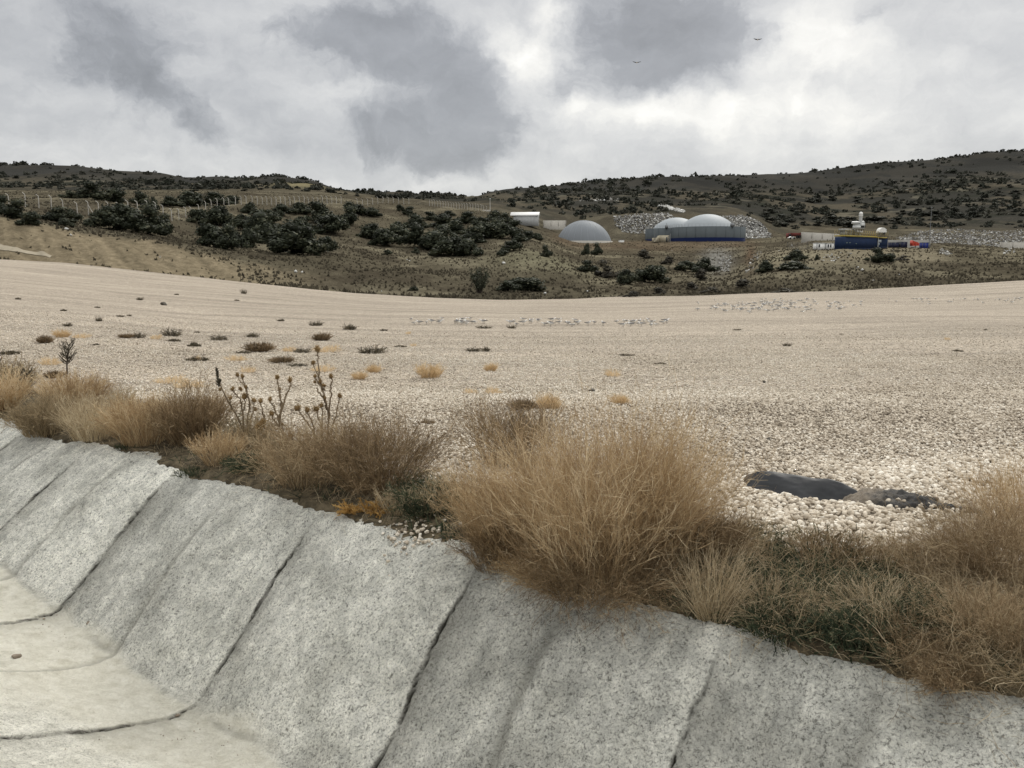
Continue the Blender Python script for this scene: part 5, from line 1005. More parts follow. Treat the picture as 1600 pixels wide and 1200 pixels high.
def annexe():
    D = 318; c = at(1032, D); c[2] = CAM[2] + D * rayt(1032, 378.5)[1]; root = empty('concrete_annexe', c); tag(root, 'beige concrete annexe with steps between the two tanks', 'annexe'); k = D / FPX; M_b = simple('beige_concrete', (.42, .38, .29), .9, 0, .2)
    a = Acc(); a.box([k * 6, 1.5, k * 5], (k * 15, 3, k * 11)); a.box([-k * 6, 1.8, k * 3.2], (k * 10, 3, k * 7)); a.build('wall', M_b, root)
    s = Acc()
    for q in range(6): s.box([-k * (10 - q * 1.1), -.2, k * (.6 + q * .9)], (k * 1.15, 1.2, k * (1.2 + q * 1.6)))
    s.build('steps', M_b, root); p = Acc(); p.tube([[k * 14.5, -.1, 0], [k * 14.5, -.1, k * 13]], .16, 8); p.tube([[-k * 9, .2, 0], [-k * 9, .2, k * 20]], .10, 8); p.tube([[k * 12.5, -.1, 0], [k * 12.5, -.1, k * 10]], .10, 8); p.build('pipe', M_rail, root)
    d = Acc(); d.box([k * 9.5, -.06, k * 4], (k * 2.2, .08, k * 7)); d.build('door', simple('dark_door', (.05, .06, .07), .6), root)
annexe()

# ------------------------------------------------------------------ white shed
def shed():
    D = 336; k = D / FPX; c = at(821, D); c[2] = CAM[2] + D * rayt(821, 348)[1]; root = empty('white_shed', c, R(-6)); tag(root, 'long white shed with a pitched white roof on the hill behind the thicket', 'shed')
    L_, H, Wd = 38 * k, 11.5 * k, 6.0; a = Acc(); a.box([0, Wd / 2, H / 2 - .6], (L_, Wd, H + 1.2)); a.add([[L_ / 2, 0, H], [L_ / 2, Wd, H], [L_ / 2, Wd / 2, H + 1.1]], [[0, 1, 2]]); a.add([[-L_ / 2, 0, H], [-L_ / 2, Wd, H], [-L_ / 2, Wd / 2, H + 1.1]], [[0, 2, 1]]); a.build('wall', simple('shed_wall', (.46, .47, .47), .7, 0, .05), root)
    r_ = Acc()
    for sgn in (0, 1):
        y0, y1 = (-.5, Wd / 2) if sgn == 0 else (Wd + .5, Wd / 2); V = []
        for x_ in (-L_ / 2 - 1.2, L_ / 2 + .5):
            V += [[x_, y0, H - .05], [x_, y1, H + 1.35], [x_, y1, H + 1.2], [x_, y0, H - .2]]
        r_.add(V, [[0, 1, 5, 4], [3, 7, 6, 2], [0, 4, 7, 3], [0, 3, 2, 1], [4, 5, 6, 7]])
    r_.build('roof', simple('white_roof', (.85, .85, .84), .5, 0, .03), root); d = Acc(); d.box([L_ / 2 + .03, Wd / 2, 1.2], (.06, 1.2, 2.3)); d.build('door', simple('shed_door', (.15, .15, .15), .6), root)
    s = Acc(); [s.box([-L_ / 2 + 1.2 * q, -.03, H / 2], (.04, .03, H - .2)) for q in range(1, int(L_ / 1.2))]; s.build('panel_joints', simple('joint', (.36, .37, .37), .7), root)
shed()
def low_wall(px0, px1, pyt, pyb, D0, D1, label, mat, pyt1=None, pyb1=None):
    a0 = np.array([rayt(px0, 370)[0] * D0, D0, 0]); a1 = np.array([rayt(px1, 370)[0] * D1, D1, 0]); zb0 = CAM[2] + D0 * rayt(px0, pyb)[1]; zt0 = CAM[2] + D0 * rayt(px0, pyt)[1]; zb1 = CAM[2] + D1 * rayt(px1, pyb1 or pyb)[1]; zt1 = CAM[2] + D1 * rayt(px1, pyt1 or pyt)[1]
    c = (a0 + a1) / 2; c[2] = (zb0 + zb1) / 2; root = empty('concrete_wall', c); tag(root, label, 'wall'); dr = unit(a1 - a0); nn = np.array([-dr[1], dr[0], 0]) * .15; V = []
    for p, zb, zt in ((a0, zb0, zt0), (a1, zb1, zt1)):
        for s in (-1, 1): V += [[*(p + nn * s)[:2], zb - 1.5], [*(p + nn * s)[:2], zt]]
    V = np.array(V) - c; a = Acc(); a.add(V, [[0, 4, 5, 1], [2, 3, 7, 6], [1, 5, 7, 3], [0, 1, 3, 2], [4, 6, 7, 5]]); a.build('wall_panel', mat, root)
    b = Acc(); n = int(np.linalg.norm(a1 - a0) / 3)
    for k in range(n + 1):
        f = k / max(n, 1); p = a0 * (1 - f) + a1 * f - nn * 1.25; zt = zt0 * (1 - f) + zt1 * f; zb = zb0 * (1 - f) + zb1 * f; b.box([p[0] - c[0], p[1] - c[1], (zt + zb) / 2 - c[2] - .02], (.18, .12, zt - zb), math.atan2(dr[1], dr[0]))
    b.build('buttress', mat, root); return root
low_wall(849, 884, 344.5, 353, 352, 352, 'low pale retaining wall between the white shed and the lone dome', M_conc)
low_wall(1252, 1318, 362.5, 371.5, 262, 258, 'long pale grey concrete wall behind the white cabins', M_conc, 366, 375)
low_wall(1564, 1640, 378.5, 388, 246, 246, 'pale low concrete wall cut by the right edge', M_conc)
low_wall(1386, 1454, 375, 386, 214, 212, 'grey concrete wall behind the blue units and red skip', M_concd)
def lamp_pole(px, D, hpx, base, label, box=False):
    c = at(px, D); c[2] = CAM[2] + D * rayt(px, base)[1] - .3; root = empty('pole', c); tag(root, label, 'pole'); H = hpx / FPX * D + .3; a = Acc(); a.tube([[0, 0, 0], [0, 0, H]], [.20, .14] if box else [.08, .05], 8); a.build('shaft', M_conc if box else M_rail, root); b = Acc(); b.box([0, 0, H + .1], (.5 if box else .2, .4 if box else .2, .25)); b.build('cap', M_white if box else M_rail, root)
    if box: d = Acc(); d.box([-1.6, 0, .6], (3.2, 1.4, .9)); d.build('plinth', M_conc, root)
lamp_pole(766, 345, 19, 331, 'pale thick pole on a plinth at the end of the fence', True)
lamp_pole(1451.5, 210, 59, 386, 'tall thin lightning mast right of the concrete wall')

# ------------------------------------------------------------------ treatment plant: containers, scrubber, vessel, cabins
M_cblue = simple('container_blue', (.012, .030, .085), .7, 0, .15, .8); M_yel = simple('yellow_steel', (.42, .33, .08), .55); M_silver = simple('galvanised', (.50, .51, .50), .4, .2, .08)
def container(pxa, Da, pxb, Db, pyt, pyb, label, extras=None):
    a0 = np.array([rayt(pxa, 380)[0] * Da, Da]); a1 = np.array([rayt(pxb, 380)[0] * Db, Db]); zb = CAM[2] + Da * rayt(pxa, pyb)[1]; zt = CAM[2] + Da * rayt(pxa, pyt)[1]; d = a1 - a0; L_ = np.linalg.norm(d); rz = math.atan2(d[1], d[0])
    root = empty('shipping_container', (a0[0], a0[1], zb), rz); tag(root, label, 'container', 'blue containers of the gas plant'); H = zt - zb; Wd = 2.4; a = Acc(); a.box([L_ / 2, Wd / 2, H / 2 - .4], (L_, Wd, H + .8)); n = int(L_ / .30)
    for k in range(n): a.box([.15 + k * .3, -.025, H / 2], (.13, .05, H - .3)); 
    for k in range(7): a.box([-.025, .25 + k * .3, H / 2], (.05, .13, H - .3))
    a.build('shell', M_cblue, root); f = Acc()
    for x_ in (.06, L_ - .06): f.box([x_, -.05, H / 2], (.14, .14, H))
    f.box([L_ / 2, -.05, H - .06], (L_, .12, .12)); f.box([L_ / 2, -.05, .06], (L_, .12, .12)); f.build('frame', M_cblue, root); return root, L_, H
c1, L1, H1 = container(1319.5, 189, 1369, 198, 370, 388, 'large blue container at the left, under the silver scrubber')
c2, L2, H2 = container(1370.5, 199, 1386, 202, 371.5, 386, 'shorter blue container with a downpipe and a pale panel at its right')
q = Acc(); q.box([1.1, -.09, H2 - .75], (1.3, .03, .6)); q.box([.75, -.09, H2 - 1.5], (.3, .03, .6)); q.build('pale_panel', simple('pale_panel', (.45, .5, .55), .6), c2)
q = Acc(); q.tube([[.05, -.2, 0], [.05, -.2, H2 + .1]], .11, 8); q.box([.05, -.2, H2 + .05], (.4, .3, .25)); q.build('downpipe', M_silver, c2)
q = Acc(); q.box([.9, -.09, 1.25], (.28, .03, .16)); q.box([2.2, -.09, 1.3], (.2, .03, .2)); q.box([5.0, -.09, 1.1], (.4, .03, .1)); q.build('warning_sticker', simple('sticker', (.35, .45, .35), .6), c1)
def platform():
    # yellow railed walkway over the containers
    p0 = np.array(c1.location); rz = c1.rotation_euler[2]; root = empty('roof_platform', (p0[0], p0[1], p0[2] + H1 + .42), rz); tag(root, 'yellow-edged walkway with railings on top of the blue containers', 'platform'); L_ = L1 + L2 + .3
    a = Acc(); a.box([L1 / 2, 1.2, -.17], (L1, 2.8, .28)); a.box([L1 + L2 / 2 + .2, 1.2, -.30], (L2, 2.6, .22)); a.build('deck', M_yel, root); b = Acc(); n = 20
    for k in range(n + 1):
        for y_ in (-.15, 2.5): b.box([L_ * k / n, y_, .55], (.07, .07, 1.1))
    for y_ in (-.15, 2.5):
        for h in (.5, 1.1): b.tube([[0, y_, h], [L_, y_, h]], .035, 5)
    b.build('railing', simple('ochre_rail', (.30, .24, .11), .6), root); c = Acc(); M_u = simple('pale_duct', (.34, .34, .32), .6)
    for (x_, w_, h_) in ((1.6, 2.2, 1.35), (4.0, 1.6, 1.25), (6.0, 1.8, 1.05), (7.9, 1.4, .95)):
        c.box([x_, 1.2, h_ - .15], (w_, 1.5, .5)); c.box([x_, 1.2, h_ / 2 - .1], (w_ * .7, 1.1, h_))
    c.tube([[.8, .6, 1.35], [9.0, .6, 1.0]], .14, 8); c.build('cooling_unit', M_u, root)
platform()
def scrubber():
    k = 190 / FPX; p0 = np.array(c1.location); root = empty('exhaust_scrubber', (rayt(1341, 360)[0] * 191.5, 191.5, CAM[2] + 191.5 * rayt(1341, 360)[1])); tag(root, 'silver exhaust unit with horizontal duct and capped chimney above the containers', 'exhaust unit')
    u = k / 8          # one enlarged-photograph pixel
    a = Acc(); a.box([0, 0, 36 * u], (116 * u, 1.3, 40 * u)); a.box([40 * u, 0, 60 * u], (50 * u, 1.3, 60 * u)); a.build('body', M_silver, root)
    d = Acc(); d.tube([[62 * u, 0, 96 * u], [-66 * u, 0, 92 * u]], 19 * u, 16); d.tube([[-62 * u, 0, 92 * u], [-84 * u, 0, 96 * u]], [19 * u, 14 * u], 16); d.box([-5 * u, 0, 62 * u], (100 * u, 1.0, 12 * u)); d.build('duct', M_silver, root, False)
    c = Acc(); c.tube([[22 * u, 0, 100 * u], [22 * u, 0, 170 * u]], 20 * u, 16); c.build('chimney', M_silver, root); h = Acc(); h.lathe([(.01, 226 * u), (14 * u, 222 * u), (22 * u, 210 * u), (23 * u, 195 * u), (20 * u, 188 * u), (20 * u, 186 * u)], (22 * u, 0, 0), 16); h.lathe([(24 * u, 184 * u), (26 * u, 178 * u), (20 * u, 170 * u)], (22 * u, 0, 0), 16)
    for th in (0, 1.57, 3.14, 4.71): h.box([22 * u + 16 * u * math.cos(th), 16 * u * math.sin(th), 180 * u], (3 * u, 3 * u, 20 * u))
    h.build('cowl', M_white, root); l = Acc()
    for x_ in (-48, -10, 30, 52):
        for y_ in (-.5, .5): l.box([x_ * u, y_, 6 * u], (6 * u, .12, 26 * u))
    l.build('leg', simple('dark_steel', (.06, .06, .06), .6), root)
scrubber()
def vessel():
    D = 199; u = D / FPX / 8; root = empty('storage_vessel', (rayt(1378, 363)[0] * D, D, CAM[2] + D * rayt(1378, 364.5)[1])); tag(root, 'white arched vessel with a grey cone end on the right of the container roof', 'vessel')
    a = Acc(); P = [[-50 * u, -.6, 0]]; th = np.linspace(np.pi, 0, 14); V = []; F = []
    for y_ in (-.9, .9):
        for q in th: V.append([-8 * u + 46 * u * math.cos(q), y_, 10 * u + 58 * u * math.sin(q)])
        V.append([-8 * u, y_, 8 * u])
    for k in range(13): F.append([k, k + 1, 16 + k, 15 + k])
    T = [[k, 14, k + 1] for k in range(13)] + [[15 + k, 15 + k + 1, 29] for k in range(13)]; a.add(V, F); n0 = a.n; a.add(V, T); a.build('shell', M_white, root)
    b = Acc(); b.tube([[14 * u, 0, 34 * u], [54 * u, 0, 44 * u]], [32 * u, 6 * u], 14); b.tube([[10 * u, 0, 0], [10 * u, 0, 30 * u]], 16 * u, 10); b.build('cone_end', simple('cone_grey', (.40, .40, .39), .6), root); l = Acc(); [l.box([x_ * u, 0, -4 * u], (6 * u, 1.2, 32 * u)) for x_ in (-44, 26)]; l.build('leg', M_rail, root)
vessel()
def cabins():
    D = 214; u = D / FPX
    for (x0, x1, top, lab, wins) in ((1276, 1289, 380.5, 'left white prefabricated cabin beside the blue container', (.3,)), (1290, 1303, 380.8, 'middle white prefabricated cabin with two dark windows', (.3, .6)), (1304, 1317, 381.5, 'right white prefabricated cabin touching the blue container', (.35, .7))):
        w_ = (x1 - x0) * u; h_ = (389 - top) * u; c = np.array([rayt((x0 + x1) / 2, 388)[0] * D, D, CAM[2] + D * rayt(x0, 389)[1]]); root = empty('site_cabin', c, .03); tag(root, lab, 'cabin', 'white site cabins'); a = Acc(); a.box([0, 1.2, h_ / 2 - .3], (w_, 2.4, h_ + .6)); a.build('wall', M_white, root)
        r_ = Acc(); r_.box([0, 1.2, h_ + .06], (w_ + .12, 2.55, .12)); r_.build('roof', simple('cabin_roof', (.5, .5, .5), .6), root); wn = Acc()
        for f in wins: wn.box([(f - .5) * w_, -.03, h_ * .58], (.34, .05, .8))
        wn.build('window', simple('dark_window', (.03, .035, .04), .2), root); t_ = Acc(); t_.box([-w_ / 2 + .04, -.03, h_ / 2], (.1, .08, h_)); t_.build('corner_trim', M_rail, root)
    # dark mesh fence to their left
    root = empty('site_fence', at(1255, 214)); tag(root, 'thin dark mesh fence left of the white cabins', 'fence'); o0 = np.array(root.location); a = Acc(); b = Acc(); P = []
    for px in np.linspace(1230, 1276, 7):
        z = CAM[2] + 214 * rayt(px, 390)[1]; p = np.array([rayt(px, 390)[0] * 214, 214, z]) - o0; a.tube([p - [0, 0, .5], p + [0, 0, 1.9]], .04, 5); P.append(p)
    a.build('post', simple('dark_post', (.05, .05, .05), .6), root)
    for h in np.linspace(.2, 1.8, 6): b.tube([P[0] + [0, 0, h], P[-1] + [0, 0, h]], .008, 3)
    b.build('wire', M_rail, root)
cabins()
def misc_plant():
    D = 208; u = D / FPX
    for (x0, x1, t_, b_, lab, mat) in ((1392, 1405, 379, 383.5, 'dark navy unit on the left against the grey wall', simple('navy_dark', (.02, .025, .06), .6)), (1407, 1417.5, 378.3, 384, 'dark navy unit next to the red skip', simple('navy_dark', (.02, .025, .06), .6)), (1441.5, 1451, 379.3, 386.5, 'bright blue box at the right end of the grey wall', simple('blue_box', (.015, .03, .18), .5))):
        z = CAM[2] + D * rayt(x0, b_)[1]; root = empty('equipment_box', (rayt((x0 + x1) / 2, 383)[0] * D, D, z)); tag(root, lab, 'equipment box'); w_ = (x1 - x0) * u; h_ = (b_ - t_) * u; a = Acc(); a.box([0, .8, h_ / 2 - .25], (w_, 1.6, h_ + .5)); a.build('body', mat, root); f = Acc(); f.box([0, .8, h_ + .04], (w_ + .1, 1.7, .08)); [f.box([x_ * w_, -.03, h_ / 2], (.05, .06, h_)) for x_ in (-.48, 0, .48)]; f.build('trim', M_rail, root)
    z = CAM[2] + D * rayt(1425, 384)[1]; root = empty('red_skip', (rayt(1426, 383)[0] * D, D - 1.5, z)); tag(root, 'red angular steel skip against the grey wall', 'skip'); a = Acc(); k = u
    prof = [(-4.6, -.3), (-4.6, 8), (-1, 6.2), (3, 5.2), (6, 3.0), (5.4, 0), (-2.6, -.3)]; V = [[x * k, y_, z_ * k] for y_ in (-.0, 1.4) for x, z_ in prof]; n = len(prof); a.add(V, [[i, (i + 1) % n, (i + 1) % n + n, i + n] for i in range(n)]); a.add(V, [[0, i, i + 1] for i in range(1, n - 1)] + [[n, n + i + 1, n + i] for i in range(1, n - 1)]); a.build('body', simple('red_paint', (.48, .055, .03), .5), root)
    b = Acc(); b.box([-k * 1.2, -.04, k * 2.6], (k * 2.6, .06, k * .8)); b.box([k * 3.5, -.04, k * 1.5], (k * 1.6, .06, k * .6)); b.build('rib', simple('dark_red', (.2, .02, .015), .6), root)
    q = Acc(); z = CAM[2] + D * rayt(1435, 384)[1]
    # red heap / lorry and white car far left
    D2 = 262; k = D2 / FPX; c = np.array([rayt(1242, 370)[0] * D2, D2, CAM[2] + D2 * rayt(1242, 372)[1]]); root = empty('dump_truck', c); tag(root, 'dark red tipper lorry parked left of the long grey wall', 'lorry'); a = Acc(); a.box([k * 2, 1.2, k * 5.4], (k * 15, 2.4, k * 5), taper=1.06); a.build('tipper_body', simple('dull_red', (.13, .028, .022), .7), root); a = Acc(); a.box([-k * 8, 1.2, k * 4], (k * 4.4, 2.3, k * 7), taper=.9); a.build('cab', simple('dull_red', (.15, .03, .025), .6), root); w = Acc(); w.box([-k * 8, -.0, k * 5.4], (k * 3, .1, k * 2)); w.build('windscreen', simple('glass_dark', (.03, .035, .04), .2), root)
    for x_ in (-7.5, 4, 7):
        w = Acc(); w.tube([[x_ * k, -.05, k * 1.8], [x_ * k, .3, k * 1.8]], .5, 12); w.build('wheel', simple('tyre', (.02, .02, .02), .8), root)
    c = np.array([rayt(1238, 372)[0] * 256, 256, CAM[2] + 256 * rayt(1238, 373.3)[1]]); root = empty('parked_car', c); tag(root, 'small white car parked in front of the red lorry', 'car'); k = 256 / FPX
    prof = [(-4.8, .9), (-4.8, 2.2), (-3.2, 2.6), (-1.9, 3.9), (1.8, 3.9), (3.2, 2.6), (4.8, 2.3), (4.9, .9)]; V = [[x * k, y_, z_ * k] for y_ in (0, 1.7) for x, z_ in prof]; n = len(prof); a = Acc(); a.add(V, [[i, (i + 1) % n, (i + 1) % n + n, i + n] for i in range(n)]); a.add(V, [[0, i, i + 1] for i in range(1, n - 1)] + [[n, n + i + 1, n + i] for i in range(1, n - 1)]); a.build('body', M_white, root)
    w = Acc(); w.box([-.05 * k, -.02, 3.1 * k], (3.4 * k, .05, 1.0 * k), taper=.8); w.build('window', simple('glass_dark', (.03, .035, .04), .2), root)
    for x_ in (-3, 3): w = Acc(); w.tube([[x_ * k, -.05, k * .9], [x_ * k, .2, k * .9]], .32, 12); w.build('wheel', simple('tyre', (.02, .02, .02), .8), root)
    # small white cabinet by the dome
    c = at(971, 322); c[2] = CAM[2] + 322 * rayt(971, 381)[1]; root = empty('white_cabinet', c); tag(root, 'small white cabinet right of the lone dome', 'cabinet'); a = Acc(); a.box([0, .5, .6], (2.0, 1, 1.6)); a.build('body', M_white, root); a = Acc(); a.box([0, .5, 1.45], (2.2, 1.2, .12)); a.build('lid', M_rail, root)
misc_plant()

# ------------------------------------------------------------------ rubbish heaps and litter
def litter_mat(name, stops):
    return plantmat(name, stops, 0, .7)
M_rub = litter_mat('mixed_rubbish', [(0, (.03, .03, .03)), (.35, (.13, .125, .12)), (.65, (.23, .225, .21)), (.88, (.40, .40, .38)), (1, (.70, .70, .68))]); M_rub2 = litter_mat('grey_rubble', [(0, (.05, .05, .048)), (.5, (.17, .165, .155)), (.85, (.33, .32, .30)), (1, (.6, .6, .58))])
def heap(poly, n, s0, s1, mat, name, label, cat, seed, stuff=True, dmin=88, tone=(0, 1), pw=1.0):
    r = np.random.default_rng(seed); P = []
    xs, ys = [p[0] for p in poly], [p[1] for p in poly]
    def inside(x, y):
        c = False
        for i in range(len(poly)):
            (x0, y0), (x1, y1) = poly[i], poly[i - 1]
            if (y0 > y) != (y1 > y) and x < (x1 - x0) * (y - y0) / (y1 - y0 + 1e-9) + x0: c = not c
        return c
    while len(P) < n:
        x, y = r.uniform(min(xs), max(xs)), r.uniform(min(ys), max(ys))
        if inside(x, y): P.append(pick(x, y, dmin))
    P = np.array(P); P[:, 1] += r.uniform(-1, 1, n); P[:, 2] = np.maximum(P[:, 2], ground_z(P[:, 0], P[:, 1])); size = r.uniform(s0, s1, n) ** 1.0
    V, F, T = scatter_rocks(P, size, 0, seed + 1); T = np.repeat(r.uniform(*tone, n) ** pw, 12)
    tag(obj(name, mesh_np(name, V, F, False, {'rnd': T}, [mat])), label, cat, kind='stuff')
heap([(958, 338), (1000, 334), (1045, 333), (1060, 345), (1010, 366), (975, 364), (962, 352)], 1500, .25, .75, M_rub, 'rubbish_heap', 'heap of white and grey rubbish behind the rear tank', 'rubbish', 601)
heap([(1125, 338), (1160, 336), (1185, 345), (1200, 360), (1207, 371), (1165, 374), (1150, 355)], 1500, .25, .75, M_rub, 'rubbish_heap', 'heap of white and grey rubbish right of the front tank', 'rubbish', 603)
heap([(1018, 320), (1040, 321), (1070, 330), (1068, 333), (1040, 326)], 260, .5, 1.3, M_rub, 'litter_strip', 'streak of white rubbish on the slope above the tanks', 'rubbish', 605, tone=(.7, 1))
heap([(903, 311), (968, 310), (968, 315), (905, 315)], 60, .4, 1.0, M_rub, 'litter_strip', 'scattered white rubbish on the slope above the lone dome', 'rubbish', 607, tone=(.7, 1))
heap([(1400, 372), (1440, 360), (1500, 358), (1560, 362), (1610, 358), (1610, 380), (1560, 386), (1480, 380), (1420, 380)], 2600, .15, .60, M_rub2, 'rubble_field', 'grey rubble and rubbish spread behind the mast on the right', 'rubble', 609, pw=1.2)
heap([(1125, 400), (1145, 398), (1140, 425), (1118, 425)], 260, .1, .32, M_rub2, 'scree', 'grey scree running down the gully below the front tank', 'scree', 611)
heap([(1180, 395), (1195, 388), (1172, 425), (1160, 428)], 70, .08, .3, M_rub, 'litter_trail', 'pale litter trail down the gully beside the pale spoil bank', 'litter', 613, tone=(.5, 1))
heap([(1282, 398), (1330, 394), (1325, 406), (1282, 410)], 40, .08, .3, M_rub, 'litter_trail', 'white litter on the bank below the cabins', 'litter', 615, tone=(.6, 1))
heap([(1466, 389), (1475, 389), (1488, 397), (1470, 399)], 40, .1, .45, M_rub, 'litter_trail', 'white litter right of the mast', 'litter', 617, tone=(.6, 1))
heap([(1568, 388), (1585, 388), (1585, 396), (1568, 397)], 20, .15, .45, M_rub, 'litter_trail', 'white litter below the low wall on the right', 'litter', 619, tone=(.6, 1))
def strays():
    r = np.random.default_rng(70); Q = [(200, 336), (104, 359), (111, 369), (787, 412), (871, 352), (636, 407), (640, 409), (596, 457), (462, 426), (472, 427), (1071, 384), (1108, 392), (1217, 393), (1240, 388), (1310, 404), (1287, 404), (1347, 423), (1341, 419), (1405, 431), (1395, 392), (1556, 376), (806, 452), (852, 460), (1106, 456), (918, 457)]
    P = np.array([pick(a, b, 88) for a, b in Q]); V, F, T = scatter_rocks(P + [0, 0, .15], r.uniform(.15, .4, len(Q)), 0, 71); tag(obj('stray_litter', mesh_np('stray_litter', V, F, False, {'rnd': T * 0 + .95}, [M_rub])), 'stray bits of white litter blown over the slopes', 'litter', kind='stuff')
strays()
def gravel_path():
    P = [pick(x, y, 88) for x, y in ((-30, 388), (0, 391), (30, 395), (60, 400), (78, 404))]; P = np.array(P); a = Acc(); n = 40; t = np.linspace(0, len(P) - 1, n); Q = np.stack([np.interp(t, range(len(P)), P[:, k]) for k in range(3)], -1); w = np.linspace(.9, .4, n)
    V = []
    for i in range(n):
        for s in (0, 1): x, y = Q[i, 0], Q[i, 1] + s * w[i] * 1.2; V.append([x, y, float(ground_z(x, y)) + .06 + .05 * s])
    a.add(V, [[2 * i, 2 * i + 2, 2 * i + 3, 2 * i + 1] for i in range(n - 1)]); o = a.build('dirt_path', simple('pale_path', (.33, .29, .22), .95)); tag(o, kind='structure')
gravel_path()

# ------------------------------------------------------------------ gulls
M_gull = plantmat('gull_feathers', [(0, (.04, .04, .04)), (.35, (.20, .195, .19)), (.6, (.36, .35, .34)), (1, (.78, .77, .74))], 0, .7)
def gull_body(a, folded=True):
    # body runs along x: tail at -, head at +
    prof = [(-.24, .005, .02), (-.20, .025, .02), (-.12, .05, .01), (-.03, .072, 0), (.06, .07, 0), (.12, .045, .03), (.155, .034, .065), (.185, .036, .075), (.215, .026, .072), (.235, .010, .066), (.27, .004, .058)]
    n = 10; th = np.arange(n) * 2 * np.pi / n; V = []; T = []
    for x, r_, z in prof:
        for q in th: V.append([x, r_ * .9 * math.cos(q), z + r_ * math.sin(q)]); T.append(.45 if (math.sin(q) > .35 and x < .08) else (.25 if x > .24 else 1.0))
    F = [[i * n + j, i * n + (j + 1) % n, (i + 1) * n + (j + 1) % n, (i + 1) * n + j] for i in range(len(prof) - 1) for j in range(n)]; a.add(V, F, T)
def standing_gull(seed):
    a = Acc(); gull_body(a)
    for s in (-1, 1):
        V = [[.07, s * .066, .02], [.07, s * .055, .06], [-.10, s * .060, .055], [-.10, s * .072, .0], [-.30, s * .012, .03], [-.28, s * .02, .012]]; a.add(V, [[0, 1, 2, 3], [3, 2, 4, 5]], [.4, .4, .4, .4, .02, .02] if seed == 0 else [.15] * 6 if seed == 1 else [.6, .6, .5, .5, .02, .02]); a.tube([[.02, s * .025, -.05], [.02, s * .025, -.165]], .006, 4, .2)
    V = np.concatenate(a.V); me_ = a.mesh('gull', M_gull); me_.vertices.foreach_get; return me_
def flying_gull(up, dark=False):
    a = Acc(); gull_body(a); d = .0 if dark else .5
    for s in (-1, 1):
        pts = [(0, .05, .03, .16), (0, .28, .03 + up * .6, .15), (-.03, .45, .03 + up, .11), (-.10, .62, .03 + up * .9, .03)]
        V = []; T = []
        for (x, y, z, c) in pts:
            V += [[x + c / 2, s * y, z + .008], [x - c / 2, s * y, z], [x + c / 2, s * y, z - .008]]; T += [d + .1, d + .1, 1 - dark]
        T[-1] = T[-2] = T[-3] = 0.0; F = [[3 * i, 3 * i + 3, 3 * i + 4, 3 * i + 1] for i in range(3)] + [[3 * i + 2, 3 * i + 1, 3 * i + 4, 3 * i + 5] for i in range(3)]; a.add(V, F, T)
    return a.mesh('gull', M_gull)
SG = [standing_gull(k) for k in range(3)]; FG = [flying_gull(.16), flying_gull(-.05), flying_gull(.30)]
FD = flying_gull(.10, True)
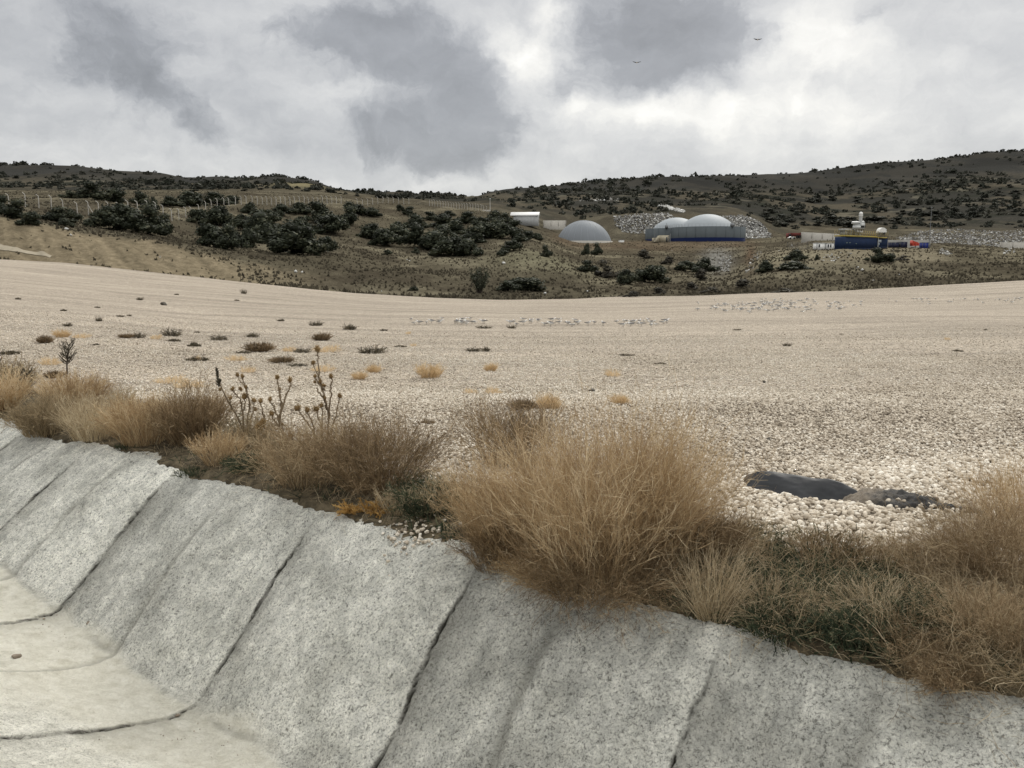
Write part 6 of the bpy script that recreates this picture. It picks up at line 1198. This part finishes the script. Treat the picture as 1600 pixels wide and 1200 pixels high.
def gulls():
    r = np.random.default_rng(90)
    def put(px, py, lab, grp):
        p = pick(px, py, 20, 92); s = r.uniform(.45, .74); o = obj('gull', SG[r.integers(3)], None, p + np.array([0, 0, .165 * s]), (0, 0, r.choice([0, np.pi]) + r.normal(0, .7)), (s, s, s)); tag(o, lab, 'gull', grp)
    for k in range(170):
        px = r.normal(1215, 62); px += 14 * math.sin(k * 1.7); py = 477 + r.normal(0, 4.5) - (px - 1215) * .02 + abs(r.normal(0, 2))
        put(np.clip(px, 1090, 1345), np.clip(py, 468, 494), 'resting gull in the dense flock on the far right gravel', 'dense flock of gulls on the gravel')
    for k in range(72):
        px = r.uniform(640, 1100) if k % 2 else r.normal((720, 835, 905, 1010)[k // 2 % 4], 18); put(px, 505.5 + r.normal(0, 2.6) + (px - 850) * .008, 'resting gull in the thin line across the middle gravel', 'line of gulls across the middle gravel')
    for k in range(34):
        px = r.uniform(1370, 1600); put(px, 468.5 + abs(r.normal(0, 3.5)) - (px - 1370) * .006, 'resting gull on the ridge at the right of the gravel', 'gulls on the right gravel ridge')
    Dd = lambda px, py, D: np.array([rayt(px, py)[0] * D, D, CAM[2] + D * rayt(px, py)[1]])
    for (px, py, D, wpx, k, rot, lab) in [(6, 362, 110, 7, 0, .3, 'white gull flying in front of the sandy bluff at the left edge'), (78, 378, 110, 6, 1, 1.2, 'white gull flying low over the sandy bluff left'), (250, 402, 100, 9, 2, .6, 'white gull with raised wings flying before the bluff'), (1237, 383, 150, 7, 1, .2, 'white gull flying left of the white cabins'), (1339, 419, 110, 7, 0, 2, 'white gull flying over brown grass below the containers'),
                                     (1364, 438, 100, 11, 1, .4, 'white gull gliding just over the right gravel edge'), (1234, 455, 88, 9, 2, .5, 'white gull landing at the gravel edge near the low brush'), (1338, 467, 84, 7, 2, .3, 'white gull taking off at the right of the dense flock'), (386, 380, 120, 3, 0, 0, 'tiny white gull against the middle thicket'), (1050, 392, 140, 4, 0, 1, 'tiny white gull below the tank annexe')]:
        s = wpx / FPX * D / 1.25; o = obj('gull', FG[k], None, Dd(px, py, D), (r.normal(0, .3), r.normal(0, .2), rot), (s, s, s)); tag(o, lab, 'gull')
    for (px, py, D, wpx, rx, lab) in [(995, 98, 60, 13, .45, 'dark bird gliding in front of the darkest cloud'), (1184, 62, 60, 13, .75, 'dark bird soaring at the edge of the bright cloud'), (20, 448, 60, 5, 1.1, 'dark bird low over the gravel at the left edge'), (51, 473, 50, 5, .9, 'dark bird low over the gravel below the path end'), (64, 485, 50, 5, .2, 'dark bird low over the left gravel by the flat weeds'), (241, 497, 48, 7, 1.2, 'dark bird banking over the left gravel'), (345, 454, 70, 5, .9, 'dark bird over the far left gravel edge'),
                                (527, 468, 70, 6, .1, 'dark bird right of the gravel edge bend'), (558, 470, 70, 6, .1, 'dark bird second of three in a row at the far gravel'), (589, 471, 70, 6, .1, 'dark bird third of three in a row at the far gravel'), (857, 505, 50, 9, .1, 'dark bird with raised wings over the thin line of gulls')]:
        s = wpx / FPX * D / 1.25; o = obj('bird', FD if py < 110 else FG[2], None, Dd(px, py, D), (0, rx, 1.57 + r.normal(0, .3)), (s, s, s)); tag(o, lab, 'bird')
gulls()
